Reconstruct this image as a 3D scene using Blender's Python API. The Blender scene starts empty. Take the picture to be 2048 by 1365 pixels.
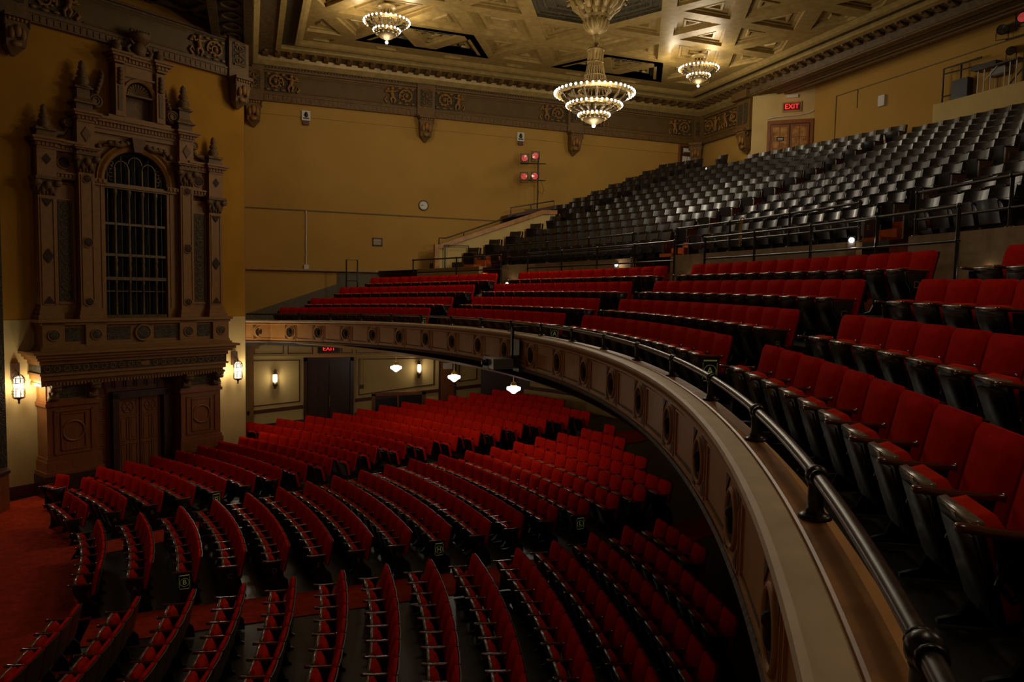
import bpy, bmesh, math, random
from mathutils import Vector, Matrix
random.seed(7)
sc = bpy.context.scene
COL = sc.collection
PI = math.pi
H = 5.94                      # height of the lens above the lowest auditorium floor; every height below is given from the lens

# ------------------------------------------------------------------ camera
F_PX, YAW, PITCH, ROLL = 1435.0856, .35123370, .0682320997, .0190689906
fw = Vector((math.sin(YAW)*math.cos(PITCH), math.cos(YAW)*math.cos(PITCH), -math.sin(PITCH)))
rt0 = Vector((math.cos(YAW), -math.sin(YAW), 0))
up0 = rt0.cross(fw)
rt = math.cos(ROLL)*rt0 + math.sin(ROLL)*up0
upv = -math.sin(ROLL)*rt0 + math.cos(ROLL)*up0
cam_d = bpy.data.cameras.new('camera')
cam_d.sensor_width = 36.0
cam_d.lens = F_PX/2048*36.0
cam_d.clip_start = .05
cam_d.clip_end = 200
cam = bpy.data.objects.new('camera', cam_d)
COL.objects.link(cam)
cam.matrix_world = Matrix(((rt.x, upv.x, -fw.x, 0), (rt.y, upv.y, -fw.y, 0), (rt.z, upv.z, -fw.z, H), (0, 0, 0, 1)))
sc.camera = cam

# ------------------------------------------------------------------ world, exposure
w = bpy.data.worlds.new('world')
sc.world = w
w.use_nodes = True
w.node_tree.nodes['Background'].inputs[0].default_value = (1.0, .70, .44, 1)
w.node_tree.nodes['Background'].inputs[1].default_value = .036
vs = sc.view_settings
vs.view_transform = 'Standard'
vs.look = 'None'
vs.gamma = 1
vs.exposure = 0.0
vs.use_curve_mapping = False
sc.cycles.max_bounces = 6
sc.cycles.diffuse_bounces = 4
sc.cycles.glossy_bounces = 3
sc.cycles.sample_clamp_indirect = 3.0
sc.cycles.caustics_reflective = False
sc.cycles.caustics_refractive = False
# lamp powers (W)
P_MAIN, P_SMALL, P_PEND, P_LANT, P_SCON, P_STEP = 600, 190, 22, 55, 10, 1.2
C_LAMP = (1.0, .87, .66)
C_COOL = (1.0, .90, .74)

def lamp(name, loc, power, col, radius, parent=None):
    d = bpy.data.lights.new(name, 'POINT')
    d.energy = power
    d.color = col
    d.shadow_soft_size = radius
    o = bpy.data.objects.new(name, d)
    COL.objects.link(o)
    o.location = loc
    if parent: o.parent = parent
    return o

# ------------------------------------------------------------------ materials
MATS = {}
def mat(name, col, rough=.6, metal=0, var=.12, scale=6, bump=0, bscale=40, coat=0, emit=None, estr=0, spec=.5, stretch=None):
    m = bpy.data.materials.new(name)
    m.use_nodes = True
    nt = m.node_tree
    b = nt.nodes['Principled BSDF']
    b.inputs['Roughness'].default_value = rough
    b.inputs['Metallic'].default_value = metal
    b.inputs['Specular IOR Level'].default_value = spec
    if coat:
        b.inputs['Coat Weight'].default_value = coat
        b.inputs['Coat Roughness'].default_value = .15
    if emit:
        b.inputs['Emission Color'].default_value = (*emit, 1)
        b.inputs['Emission Strength'].default_value = estr
        m.cycles.emission_sampling = 'NONE'
    tc = nt.nodes.new('ShaderNodeTexCoord')
    src = tc.outputs['Object']
    if stretch:
        mp = nt.nodes.new('ShaderNodeMapping')
        mp.inputs['Scale'].default_value = stretch
        nt.links.new(src, mp.inputs['Vector'])
        src = mp.outputs['Vector']
    if var:
        n = nt.nodes.new('ShaderNodeTexNoise')
        n.inputs['Scale'].default_value = scale
        n.inputs['Detail'].default_value = 5
        nt.links.new(src, n.inputs['Vector'])
        r = nt.nodes.new('ShaderNodeMapRange')
        r.inputs['From Min'].default_value = .3
        r.inputs['From Max'].default_value = .7
        r.inputs['To Min'].default_value = 1-var
        r.inputs['To Max'].default_value = 1+var
        nt.links.new(n.outputs['Fac'], r.inputs['Value'])
        mx = nt.nodes.new('ShaderNodeVectorMath')
        mx.operation = 'SCALE'
        mx.inputs[0].default_value = col
        nt.links.new(r.outputs['Result'], mx.inputs['Scale'])
        nt.links.new(mx.outputs['Vector'], b.inputs['Base Color'])
    else:
        b.inputs['Base Color'].default_value = (*col, 1)
    if bump:
        n2 = nt.nodes.new('ShaderNodeTexNoise')
        n2.inputs['Scale'].default_value = bscale
        n2.inputs['Detail'].default_value = 4
        nt.links.new(src, n2.inputs['Vector'])
        bp = nt.nodes.new('ShaderNodeBump')
        bp.inputs['Strength'].default_value = bump
        bp.inputs['Distance'].default_value = .03
        nt.links.new(n2.outputs['Fac'], bp.inputs['Height'])
        nt.links.new(bp.outputs['Normal'], b.inputs['Normal'])
    MATS[name] = m
    return m

M_WALL = mat('tan_plaster', (.44, .245, .052), .8, var=.06, scale=.8, spec=.2)
M_ORANGE = mat('ochre_plaster', (.40, .185, .014), .8, var=.14, scale=.9, bump=.15, bscale=8, spec=.2)
M_CREAM = mat('cream_plaster', (.55, .39, .15), .75, var=.08, scale=1.5, spec=.2)
M_GREY = mat('grey_dado_paint', (.13, .10, .065), .7, var=.1)
M_GOLD = mat('gilded_plaster', (.36, .24, .075), .45, .2, var=.2, scale=5)
M_ORN = mat('carved_stone_plaster', (.15, .075, .016), .65, var=.22, scale=9, bump=.3, bscale=30)
M_ORNL = mat('pale_carved_plaster', (.26, .115, .018), .6, var=.15, scale=9)
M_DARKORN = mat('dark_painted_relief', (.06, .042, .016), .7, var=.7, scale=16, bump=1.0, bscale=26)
M_GREEN = mat('olive_frieze_paint', (.115, .065, .011), .7, var=.15, scale=3)
M_GRILLE = mat('bronze_grille', (.11, .075, .03), .45, .5, var=.3, scale=12)
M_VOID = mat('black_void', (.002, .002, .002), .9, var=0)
M_WOOD = mat('red_brown_wood', (.24, .078, .018), .38, var=.25, scale=5, stretch=(6, 6, .5), coat=.2)
M_DWOOD = mat('dark_stained_wood', (.055, .022, .010), .4, var=.3, scale=6, stretch=(5, 5, .6))
M_LEDGE = mat('brown_varnished_ledge', (.40, .18, .05), .4, var=.3, scale=5)
M_CAP = mat('worn_cream_rail_cap', (.70, .52, .32), .55, var=.12, scale=4)
M_FRONT = mat('balcony_front_paint', (.70, .34, .09), .6, var=.07, scale=3)
M_GROOVE = mat('brown_panel_groove', (.15, .095, .035), .7, var=.1)  # one brown for board seams, panel grooves and corner cuts
M_MEDAL = mat('dark_medallion', (.04, .018, .007), .8, var=.4, scale=30)
M_FLOOR = mat('worn_dark_floorboards', (.022, .016, .011), .35, var=.35, scale=6, stretch=(.6, 7, 1))
M_CONC = mat('dark_painted_concrete', (.040, .036, .034), .38, var=.35, scale=5, bump=.25, bscale=9)
M_PARAP = mat('tan_concrete', (.36, .22, .085), .7, var=.15, scale=8)
M_CARPET = mat('red_orange_carpet', (.40, .034, .005), .95, var=.25, scale=8, spec=.1)
M_STAIR = mat('orange_stair_carpet', (.38, .075, .010), .95, var=.2, scale=8, spec=.1)
M_RED = mat('red_velvet', (.60, .014, .003), .95, var=.12, scale=14, spec=.03)
M_REDSEAT = mat('worn_red_velvet', (.62, .024, .004), .95, var=.12, scale=14, spec=.03)
M_IRON = mat('black_enamelled_iron', (.006, .006, .007), .28, var=.2)
M_PAN = mat('black_seat_pan', (.012, .013, .015), .33, var=.3, scale=9)
M_ARM = mat('dark_mahogany_arm', (.11, .018, .010), .2, var=.2, coat=.6)
M_LIP = mat('highlit_wood_lip', (.22, .17, .13), .25, var=.35, scale=20, coat=.4)  # wood edge made pale, its cream highlight put into the colour
M_BRASS = mat('brass', (.65, .43, .14), .3, .9, var=.1)
M_LETTER = mat('tarnished_letter', (.30, .24, .15), .45, .3, var=.1)
M_GLOW = mat('lit_green_letter', (.5, .55, .2), .5, var=0, emit=(.55, .62, .16), estr=.07)
M_BENT = mat('black_bentwood', (.014, .010, .008), .33, var=.35, scale=10, stretch=(1, 1, 9), coat=.12)
M_PIPE = mat('black_rail_paint', (.018, .014, .012), .3, var=.25, scale=30)
M_RAIL = mat('worn_iron_rail', (.055, .045, .040), .32, .3, var=.5, scale=18)
M_BULB = mat('lit_bulb', (1, 1, 1), .5, var=0, emit=(1.0, .95, .86), estr=6.0)
M_GLOBE = mat('lit_opal_glass', (1, 1, 1), .3, var=0, emit=(1.0, .93, .78), estr=3.2)
M_LGLASS = mat('lit_lantern_glass', (1, .9, .7), .4, var=0, emit=(1.0, .84, .58), estr=2.6)
M_STEPL = mat('lit_step_lamp', (1, 1, 1), .4, var=0, emit=(1.0, .95, .82), estr=6.0)
M_EXIT = mat('lit_red_exit', (1, .05, .05), .5, var=0, emit=(1.0, .025, .03), estr=1.6)
M_GEL = mat('red_gel', (.75, .10, .09), .12, var=.35, scale=9, emit=(.9, .10, .08), estr=.22)
M_WHITE = mat('white_enamel', (.62, .58, .50), .5, var=.05)
M_AMBER = mat('amber_glass', (.40, .19, .05), .25, var=.5, scale=5)  # opaque amber for the door panes, mottled at random
M_BLACK = mat('black_matt_metal', (.010, .010, .011), .45, var=.15)
M_PROJ = mat('grey_projector_shell', (.18, .17, .16), .4, var=.1)
M_YEL = mat('yellow_ribbon', (.55, .30, .02), .7, var=.1)
M_REDT = mat('maroon_trim', (.085, .018, .010), .5, var=.15)
M_BEAM = mat('dark_carved_soffit', (.11, .068, .028), .6, var=.35, scale=7, bump=.5, bscale=14)

# ------------------------------------------------------------------ mesh helpers
class MB:
    def __init__(s):
        s.v, s.f, s.sm = [], [], []
    def add(s, vs_, fs, smooth=False):
        o = len(s.v)
        s.v += [tuple(p) for p in vs_]
        s.f += [tuple(i+o for i in f) for f in fs]
        s.sm += [smooth]*len(fs)
        return s
    def box(s, x0, x1, y0, y1, z0, z1):
        return s.add([(x0,y0,z0),(x1,y0,z0),(x1,y1,z0),(x0,y1,z0),(x0,y0,z1),(x1,y0,z1),(x1,y1,z1),(x0,y1,z1)],
                     [(0,3,2,1),(4,5,6,7),(0,1,5,4),(1,2,6,5),(2,3,7,6),(3,0,4,7)])
    def hexa(s, bot, top):
        n = len(bot)
        return s.add(list(bot)+list(top), [tuple(range(n-1,-1,-1)), tuple(range(n,2*n))]+[(i,(i+1)%n,n+(i+1)%n,n+i) for i in range(n)])
    def prism_y(s, poly, y0, y1, smooth=False):          # polygon in x,z, extruded along y
        return s.hexa([(x,y0,z) for x,z in poly], [(x,y1,z) for x,z in poly])
    def prism_x(s, poly, x0, x1):                        # polygon in y,z
        return s.hexa([(x0,y,z) for y,z in poly], [(x1,y,z) for y,z in poly])
    def prism_z(s, poly, z0, z1):
        return s.hexa([(x,y,z0) for x,y in poly], [(x,y,z1) for x,y in poly])
    def tube(s, pts, r, n=8, caps=True, closed=False):
        pts = [Vector(p) for p in pts]
        m = len(pts)
        rs = r if isinstance(r, (list, tuple)) else [r]*m
        vs_, fs = [], []
        prev = None
        for i, p in enumerate(pts):
            a = pts[(i-1) % m] if (closed or i) else p
            b = pts[(i+1) % m] if (closed or i < m-1) else p
            d = (b-a).normalized()
            if prev is None:
                q = Vector((0,0,1)) if abs(d.z) < .9 else Vector((1,0,0))
                u = d.cross(q).normalized()
            else:
                u = (prev - d*prev.dot(d)).normalized()
            prev = u
            v2 = d.cross(u)
            for k in range(n):
                t = 2*PI*k/n
                vs_.append(p + rs[i]*(math.cos(t)*u + math.sin(t)*v2))
        segs = m if closed else m-1
        for i in range(segs):
            j = (i+1) % m
            for k in range(n):
                fs.append((i*n+k, i*n+(k+1)%n, j*n+(k+1)%n, j*n+k))
        s.add(vs_, fs, True)
        if caps and not closed:
            s.add(vs_[:n], [tuple(range(n-1,-1,-1))])
            s.add(vs_[-n:], [tuple(range(n))])
        return s
    def lathe(s, prof, cx=0, cy=0, cz=0, n=16, axis='z', smooth=True, a0=0, a1=2*PI):
        full = abs(a1-a0-2*PI) < 1e-6
        m = n if full else n+1
        vs_ = []
        for r, h in prof:
            for k in range(m):
                t = a0+(a1-a0)*k/n
                c, q = r*math.cos(t), r*math.sin(t)
                if axis == 'z': vs_.append((cx+c, cy+q, cz+h))
                elif axis == 'y': vs_.append((cx+c, cy+h, cz+q))
                else: vs_.append((cx+h, cy+c, cz+q))
        fs = []
        for i in range(len(prof)-1):
            for k in range(n):
                k2 = (k+1) % m if full else k+1
                fs.append((i*m+k, i*m+k2, (i+1)*m+k2, (i+1)*m+k))
        return s.add(vs_, fs, smooth)
    def ball(s, c, r, n=10, sc_=(1,1,1)):
        prof = [(math.sin(PI*i/(n//2+2)), -math.cos(PI*i/(n//2+2))) for i in range(n//2+3)]
        vs_, fs = [], []
        m = n
        for a, b in prof:
            for k in range(m):
                t = 2*PI*k/m
                vs_.append((c[0]+r*sc_[0]*a*math.cos(t), c[1]+r*sc_[1]*a*math.sin(t), c[2]+r*sc_[2]*b))
        for i in range(len(prof)-1):
            for k in range(m):
                fs.append((i*m+k, i*m+(k+1)%m, (i+1)*m+(k+1)%m, (i+1)*m+k))
        return s.add(vs_, fs, True)
    def torus(s, c, R, r, n=20, m=6, axis='z'):
        pts = []
        for k in range(n):
            t = 2*PI*k/n
            a, b = R*math.cos(t), R*math.sin(t)
            pts.append((c[0]+a, c[1]+b, c[2]) if axis == 'z' else ((c[0]+a, c[1], c[2]+b) if axis == 'y' else (c[0], c[1]+a, c[2]+b)))
        return s.tube(pts, r, m, closed=True)
    def grid(s, rows, smooth=False, flip=False):          # list of lists of points
        n = len(rows[0])
        vs_ = [p for r in rows for p in r]
        fs = []
        for i in range(len(rows)-1):
            for k in range(n-1):
                f = (i*n+k, i*n+k+1, (i+1)*n+k+1, (i+1)*n+k)
                fs.append(f[::-1] if flip else f)
        return s.add(vs_, fs, smooth)
    def merge(s, o, mtx=None):
        vs_ = [tuple(mtx @ Vector(p)) for p in o.v] if mtx is not None else o.v
        k = len(s.v)
        s.v += vs_
        s.f += [tuple(i+k for i in f) for f in o.f]
        s.sm += o.sm
        return s
    def mesh(s, name, m):
        me = bpy.data.meshes.new(name)
        me.from_pydata(s.v, [], s.f)
        me.materials.append(m)
        me.polygons.foreach_set('use_smooth', s.sm)
        me.update()
        bm = bmesh.new()
        bm.from_mesh(me)
        bmesh.ops.recalc_face_normals(bm, faces=bm.faces)
        bm.to_mesh(me)
        bm.free()
        return me
    def obj(s, name, m, parent=None, loc=None, rz=0):
        o = bpy.data.objects.new(name, s.mesh(name, m))
        COL.objects.link(o)
        if loc is not None: o.location = loc
        o.rotation_euler.z = rz
        if parent: o.parent = parent
        return o

def bevel(me, wdt, seg=2):
    bm = bmesh.new()
    bm.from_mesh(me)
    bmesh.ops.remove_doubles(bm, verts=bm.verts, dist=1e-5)
    ed = [e for e in bm.edges if len(e.link_faces) == 2 and e.calc_face_angle(0) > .5]
    bmesh.ops.bevel(bm, geom=ed, offset=wdt, segments=seg, profile=.5, affect='EDGES', clamp_overlap=True)
    for f in bm.faces: f.smooth = True
    bm.to_mesh(me)
    bm.free()
    return me

def thing(name, label, cat, loc=(0,0,0), rz=0, group=None):
    o = bpy.data.objects.new(name, None)
    COL.objects.link(o)
    o.location = loc
    o.rotation_euler.z = rz
    o.empty_display_size = .1
    return tag(o, label, cat, group)
def tag(o, label, cat, group=None, kind=None):
    o['label'] = label
    o['category'] = cat
    if group: o['group'] = group
    if kind: o['kind'] = kind
    return o
def struct(mb, name, m, label=None, cat=None, parent=None, loc=None, rz=0):
    o = mb.obj(name, m, parent, loc, rz)
    if parent is None:
        o['kind'] = 'structure'
        if label: o['label'] = label
        if cat: o['category'] = cat
    return o
def copy_thing(root, loc, rz, label, group=None):
    r = root.copy()
    COL.objects.link(r)
    r.location = loc
    r.rotation_euler = (0, 0, rz)
    r['label'] = label
    if group: r['group'] = group
    for ch in root.children:
        c = ch.copy()
        COL.objects.link(c)
        c.parent = r
        for g in ch.children:
            d = g.copy()
            COL.objects.link(d)
            d.parent = c
    return r
_fonts = {}
def text_mb(s, size, depth=.004):                       # letters standing in x,z, facing -y
    key = (s, size, depth)
    if key not in _fonts:
        cu = bpy.data.curves.new('lettering', 'FONT')
        cu.body = s
        cu.size = size
        cu.extrude = depth/2
        cu.align_x = 'CENTER'
        cu.align_y = 'CENTER'
        cu.resolution_u = 3
        to = bpy.data.objects.new('lettering', cu)
        COL.objects.link(to)
        dg = bpy.context.evaluated_depsgraph_get()
        me = bpy.data.meshes.new_from_object(to.evaluated_get(dg))
        mb = MB()
        mb.add([(v.co.x, -v.co.z, v.co.y) for v in me.vertices], [tuple(p.vertices) for p in me.polygons])
        bpy.data.objects.remove(to)
        bpy.data.curves.remove(cu)
        bpy.data.meshes.remove(me)
        _fonts[key] = mb
    return _fonts[key]
ORD = ['zeroth','first','second','third','fourth','fifth','sixth','seventh','eighth','ninth','tenth','eleventh','twelfth','thirteenth',
       'fourteenth','fifteenth','sixteenth','seventeenth','eighteenth','nineteenth','twentieth','twenty-first','twenty-second','twenty-third',
       'twenty-fourth','twenty-fifth','twenty-sixth','twenty-seventh','twenty-eighth','twenty-ninth','thirtieth']

# ------------------------------------------------------------------ the hall in plan: everything curves about one centre on the axis
CX, CY = -15.21195, 13.59417
D = 29.5                                                 # side wall with the clock
def S(a): return 1.191*(math.cos(a)-.8)                  # the balcony dips towards both ends
def pol(R, a, z): return (CX+R*math.cos(a), CY+R*math.sin(a), z)
def amax(R): return math.asin(min(1, 15.86/R))
FR = [0, 20.3, 22, 23.5, 24.7, 26.4, 28, 34]
FZ = [-5.94, -5.94, -5.79, -5.65, -5.44, -5.23, -5.04, -4.32]
def interp(x, xs, ys):
    for i in range(len(xs)-1):
        if x <= xs[i+1]:
            return ys[i]+(ys[i+1]-ys[i])*(x-xs[i])/(xs[i+1]-xs[i])
    return ys[-1]
def Fz(x, y): return interp(math.hypot(x-CX, y-CY), FR, FZ)
def ring(prof, m, name, n=96, frac=(-1, 1), smooth=False, sag=True, parent=None, closed=False, alim=None, **kw):
    """sweep a profile of (radius, height) round the hall; the sweep ends at the side walls"""
    mb = MB()
    pr = prof+[prof[0]] if closed else prof
    rows = []
    for i in range(n+1):
        t = frac[0]+(frac[1]-frac[0])*i/n
        row = []
        for R, z in pr:
            a = t*amax(R) if alim is None else alim[0]+(alim[1]-alim[0])*i/n
            row.append(pol(R, a, z+(S(a) if sag else 0)))
        rows.append(row)
    mb.grid(rows, smooth)
    if closed:
        mb.add(rows[0][:-1], [tuple(range(len(prof)))])
        mb.add(rows[-1][:-1], [tuple(range(len(prof)))])
    return struct(mb, name, m, parent=parent, **kw)
def project(p):
    v = Vector(p)
    d = v.dot(fw)
    if d < .1: return None
    return 1024+F_PX*v.dot(rt)/d, 682.5-F_PX*v.dot(upv)/d
def in_frame(p, mg=40):
    q = project(p)
    return q is not None and -mg < q[0] < 2048+mg and -mg < q[1] < 1365+mg

# ------------------------------------------------------------------ main floor, stage edge
mb = MB()
rows = []
xs = [-9+.5*i for i in range(52)]
ys = [-2.6+.5*i for i in range(66)]
for y in ys:
    rows.append([(x, y, Fz(x, y)) for x in xs])
mb.grid(rows)
struct(mb, 'floor', M_FLOOR)
def carpet(name, poly_rows, label):
    """poly_rows: list of (left point, right point) along the run"""
    m_ = MB()
    top = []
    for a, b in poly_rows:
        top.append([(a[0]+(b[0]-a[0])*k/4, a[1]+(b[1]-a[1])*k/4, Fz(a[0]+(b[0]-a[0])*k/4, a[1]+(b[1]-a[1])*k/4)+.012) for k in range(5)])
    m_.grid(top)
    o = m_.obj(name, M_CARPET)
    tag(o, label, 'carpet', None)
    return o
U = Vector((.8382, .5453, 0))                            # along the organ wall, towards the house
N = Vector((.5453, -.8382, 0))                           # out of the organ wall, into the room
P0 = Vector((-.15, 26.75, 0))
RZ = math.atan2(.5453, .8382)
def SP(u, d=0.0, z=0.0):
    p = P0+U*u+N*d
    return (p.x, p.y, z)
front = []
for i in range(49):
    a = math.radians(-66+i*110.5/48)
    ca, sa = math.cos(a), math.sin(a)
    r1 = interp(math.degrees(a), [-70, 28, 32, 44.5], [12.55, 12.55, 13.4, 15.2])
    for q in range(40):                                  # stay clear of the organ wall and its pedestal
        px, py = CX+r1*ca, CY+r1*sa
        if (px-P0.x)*N.x+(py-P0.y)*N.y > .06: break
        r1 -= .12
    front.append(((CX+7.4*ca, CY+7.4*sa), (CX+r1*ca, CY+r1*sa)))
carpet('front_carpet', front, 'worn red carpet across the floor in front of the first seat row')
carpet('aisle_carpet', [((x, CY-.54+.012*i), (x, CY+.52+.012*i)) for i, x in enumerate([-2.9+.6*k for k in range(28)])],
       'orange red carpet runner down the middle aisle of the main floor')
def aisle2(r):                                           # edges of the aisle between wall block and centre block (y)
    if r < 20.6:
        a_l, a_h = interp(r, [12.5, 14.3, 16, 19.3, 20.6], [17.3, 17.6, 18.5, 20.0, 20.7]), interp(r, [12.5, 14.3, 20.6], [22.6, 22.9, 25.1])
        return CY+r*math.sin(math.radians(a_l)), CY+r*math.sin(math.radians(a_h))
    return 20.9, 22.55
run = []
for k in range(24):
    r = 12.3+k*.75
    y0, y1 = aisle2(r)
    ym = (y0+y1)/2
    x = CX+math.sqrt(max(r*r-(ym-CY)**2, 0))
    run.append(((x, y0+.12), (x, y1-.12)))
carpet('aisle_carpet', run, 'dark red carpet runner up the side aisle left of the wall seats')
# stage apron at the left edge
mb = MB()
a0, a1 = SP(-7.45, .05), SP(-7.02, 1.9)
mb.prism_z([(-6.35, 22.75), (-5.95, 21.9), (-6.6, 19.5), (-12, 19.5), (-12, 24.5)], -5.94, -4.98)
o = struct(mb, 'stage_apron', M_WOOD, 'low wooden stage apron below the lantern at the left edge', 'stage')
mb = MB()
mb.prism_z([(-6.32, 22.8), (-5.9, 21.86), (-6.56, 19.42), (-12.1, 19.4), (-12.1, 24.6)], -4.98, -4.90)
struct(mb, 'stage_edge', M_DWOOD, parent=o)

# ------------------------------------------------------------------ walls
mb = MB().box(-.15, 21.9, D, D+.35, -6.2, 9.3)
wall_far = struct(mb, 'wall_side', M_WALL)
def wbox(m_, x0, x1, z0, z1, d0, d1): return m_.box(x0, x1, D-d1, D-d0, z0, z1)     # d = distance out of the side wall
# seams of the acoustic board, conduits
m_ = MB(); wbox(m_, -.15, 9.95, 3.02, 3.06, 0, .03)
struct(m_, 'trim_1', M_GROOVE)
m_ = MB(); wbox(m_, -.15, 20.1, 6.62, 7.2, 0, .03); struct(m_, 'trim_2', M_WALL)
def pipe(name, pts, r, m, label, cat='pipe', grp=None):
    o = MB().tube(pts, r, 8).obj(name, m)
    return tag(o, label, cat, grp)
pipe('conduit', [(2.1, D-.035, .80), (2.1, D-.035, 3.04)], .022, M_WHITE, 'thin vertical conduit dropping from the wall seam to a small box')
pipe('wall_pipe', [(-.1, D-.07, .70), (7.25, D-.07, .72)], .05, M_PARAP, 'long horizontal pipe running low along the balcony side wall')
o = MB(); wbox(o, 2.02, 2.2, .74, .92, 0, .08)
tag(o.obj('junction_box', M_WHITE), 'small white junction box at the foot of the vertical conduit', 'box')
# grey dado following the raked rows
m_ = MB().prism_y([(-.15, -1.6), (7.3, -1.6), (7.3, .62), (3.3, .62), (3.3, .19), (.3, -.88), (-.15, -1.04)], D-.02, D)
struct(m_, 'trim_3', M_GREY)
# organ wall: ochre above, cream below
m_ = MB()
def splay_slab(m_, u0, u1, z0, z1, d0, d1):
    return m_.hexa([SP(u0,d0,z0), SP(u1,d0,z0), SP(u1,d1,z0), SP(u0,d1,z0)], [SP(u0,d0,z1), SP(u1,d0,z1), SP(u1,d1,z1), SP(u0,d1,z1)])
splay_slab(m_, -12, 0, -1.02, 9.2, -.35, 0)
struct(m_, 'wall_organ', M_ORANGE)
m_ = MB(); splay_slab(m_, -12, 0, -6.2, -1.02, -.35, .004)
struct(m_, 'wall_organ_base', M_CREAM)
m_ = MB(); splay_slab(m_, -7.4, -6.55, -5.94, -5.6, 0, .04); splay_slab(m_, -.95, -.02, -5.94, -5.6, 0, .04)
struct(m_, 'baseboard_organ', M_REDT)
# return between the organ wall and the side wall
m_ = MB().box(-.5, -.16, 26.78, D+.3, -6.2, 9.2)
struct(m_, 'wall_return', M_WALL)
# proscenium edge at the far left
m_ = MB(); splay_slab(m_, -8.3, -7.42, -4.9, 9.0, 0, .55)
struct(m_, 'wall_proscenium', M_DARKORN)
# upper rear: frieze wall, diagonal door wall, rear wall, beam
m_ = MB().box(20.1, 20.45, 25.2, D+.3, -2, 9.3); struct(m_, 'wall_rear_corner', M_WALL)
dw = Vector((1.36, -1.18, 0)).normalized()
dn = Vector((-dw.y*-1, 0, 0))
DA = Vector((20.25, 24.95, 0)); DBp = Vector((21.62, 23.78, 0))
dd = (DBp-DA).normalized(); dnrm = Vector((-abs(dd.y), -dd.x, 0)).normalized()   # faces the hall
def DW(t, d=0.0, z=0.0):
    p = DA+dd*t+dnrm*d
    return (p.x, p.y, z)
LDW = (DBp-DA).length
def dslab(m_, t0, t1, z0, z1, d0, d1):
    return m_.hexa([DW(t0,d0,z0), DW(t1,d0,z0), DW(t1,d1,z0), DW(t0,d1,z0)], [DW(t0,d0,z1), DW(t1,d0,z1), DW(t1,d1,z1), DW(t0,d1,z1)])
m_ = MB(); dslab(m_, -.6, LDW, 3.5, 9.2, -.3, 0); struct(m_, 'wall_door_corner', M_CREAM)
m_ = MB().box(21.62, 22.0, -2.6, 23.8, 1.5, 9.3); struct(m_, 'wall_rear', M_WALL)
m_ = MB().box(21.59, 21.62, 22.6, 22.63, 3.5, 7.9).box(21.59, 21.62, 2, 22.63, 7.87, 7.9).box(21.59, 21.62, 21.55, 21.57, 7.2, 7.87)
struct(m_, 'trim_4', M_GROOVE)
m_ = MB().box(21.2, 21.62, -2.6, 17.95, 3.0, 6.42); struct(m_, 'wall_booth', M_CREAM)
m_ = MB().box(-9, 22, -2.95, -2.6, -6.2, 9.3); struct(m_, 'wall_near', M_WALL)
# lower rear wall under the balcony, curved
def lower_rear():
    R = 30.35
    prof = [(R, -6), (R, -2.0)]
    struct_o = ring(prof, M_CREAM, 'wall_lower_rear', 60, alim=(math.radians(-31), math.radians(31.5)), sag=False)
    for n_, z0, z1, m in (('baseboard_rear', -5.3, -4.17, M_CREAM), ('trim_5', -4.17, -4.02, M_REDT)):
        ring([(R-.04, z0), (R-.04, z1), (R, z1)], m, n_, 60, alim=(math.radians(-31), math.radians(31.5)), sag=False)
    for k in range(8):                                    # moulded frames
        a0, a1 = math.radians(22.2-4.0*k), math.radians(25.8-4.0*k)
        for (za, zb, b0, b1) in ((-3.92, -3.86, a0, a1), (-2.62, -2.56, a0, a1), (-3.92, -2.56, a0, a0+.002), (-3.92, -2.56, a1-.002, a1)):
            ring([(R-.03, za), (R-.03, zb)], M_REDT, 'trim_6', 3, alim=(b0, b1), sag=False)
lower_rear()

# ------------------------------------------------------------------ ceiling
ZC = 8.95
mb = MB().box(-9, 22, -2.9, 29.9, ZC+.45, ZC+.6)
struct(mb, 'ceiling', M_GOLD)
s_ = .285*ZC; hrow = s_*math.sqrt(3)/2
X0c, X1c, Y1c = 1.70, 18.52, 27.72                       # inside of the ceiling frame
def node(i, j): return ((1.115*ZC)+s_*(i+.5*(j % 2)), 2.765*ZC+hrow*j)    # rows j=1 is nearest the side wall
ribs = MB()
def rib(p, q, wd=.27, z=ZC, t=.36):
    p, q = Vector((*p, 0)), Vector((*q, 0))
    d = (q-p).normalized(); n = Vector((-d.y, d.x, 0))*wd
    n2 = n*.86
    poly = [p-n, q-n, q+n, p+n]; poly2 = [p-n2, q-n2, q+n2, p+n2]
    ribs.hexa([(v.x, v.y, z+.10) for v in poly2], [(v.x, v.y, z+.14) for v in poly2])
    ribs.hexa([(v.x, v.y, z+.13) for v in poly], [(v.x, v.y, z+t) for v in poly])
panels, darkp, edges = MB(), MB(), MB()
def inset(poly, k):
    cx = sum(p[0] for p in poly)/len(poly); cy = sum(p[1] for p in poly)/len(poly)
    return [(cx+(p[0]-cx)*k, cy+(p[1]-cy)*k) for p in poly]
def clip_poly(poly):
    for ax, lim, sg in ((0, X0c, 1), (0, X1c, -1), (1, Y1c, -1), (1, -2.3, 1)):
        out = []
        for q in range(len(poly)):
            a, b = poly[q], poly[(q+1) % len(poly)]
            da, db = sg*(a[ax]-lim), sg*(b[ax]-lim)
            if da >= 0: out.append(a)
            if da*db < 0:
                f = da/(da-db)
                out.append((a[0]+(b[0]-a[0])*f, a[1]+(b[1]-a[1])*f))
        poly = out
        if len(poly) < 3: return []
    return poly
def inradius(poly):
    cx = sum(p[0] for p in poly)/len(poly); cy = sum(p[1] for p in poly)/len(poly)
    best = 9
    for q in range(len(poly)):
        a, b = poly[q], poly[(q+1) % len(poly)]
        L_ = math.hypot(b[0]-a[0], b[1]-a[1])
        if L_ > .02: best = min(best, abs((b[0]-a[0])*(a[1]-cy)-(a[0]-cx)*(b[1]-a[1]))/L_)
    return best
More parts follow.
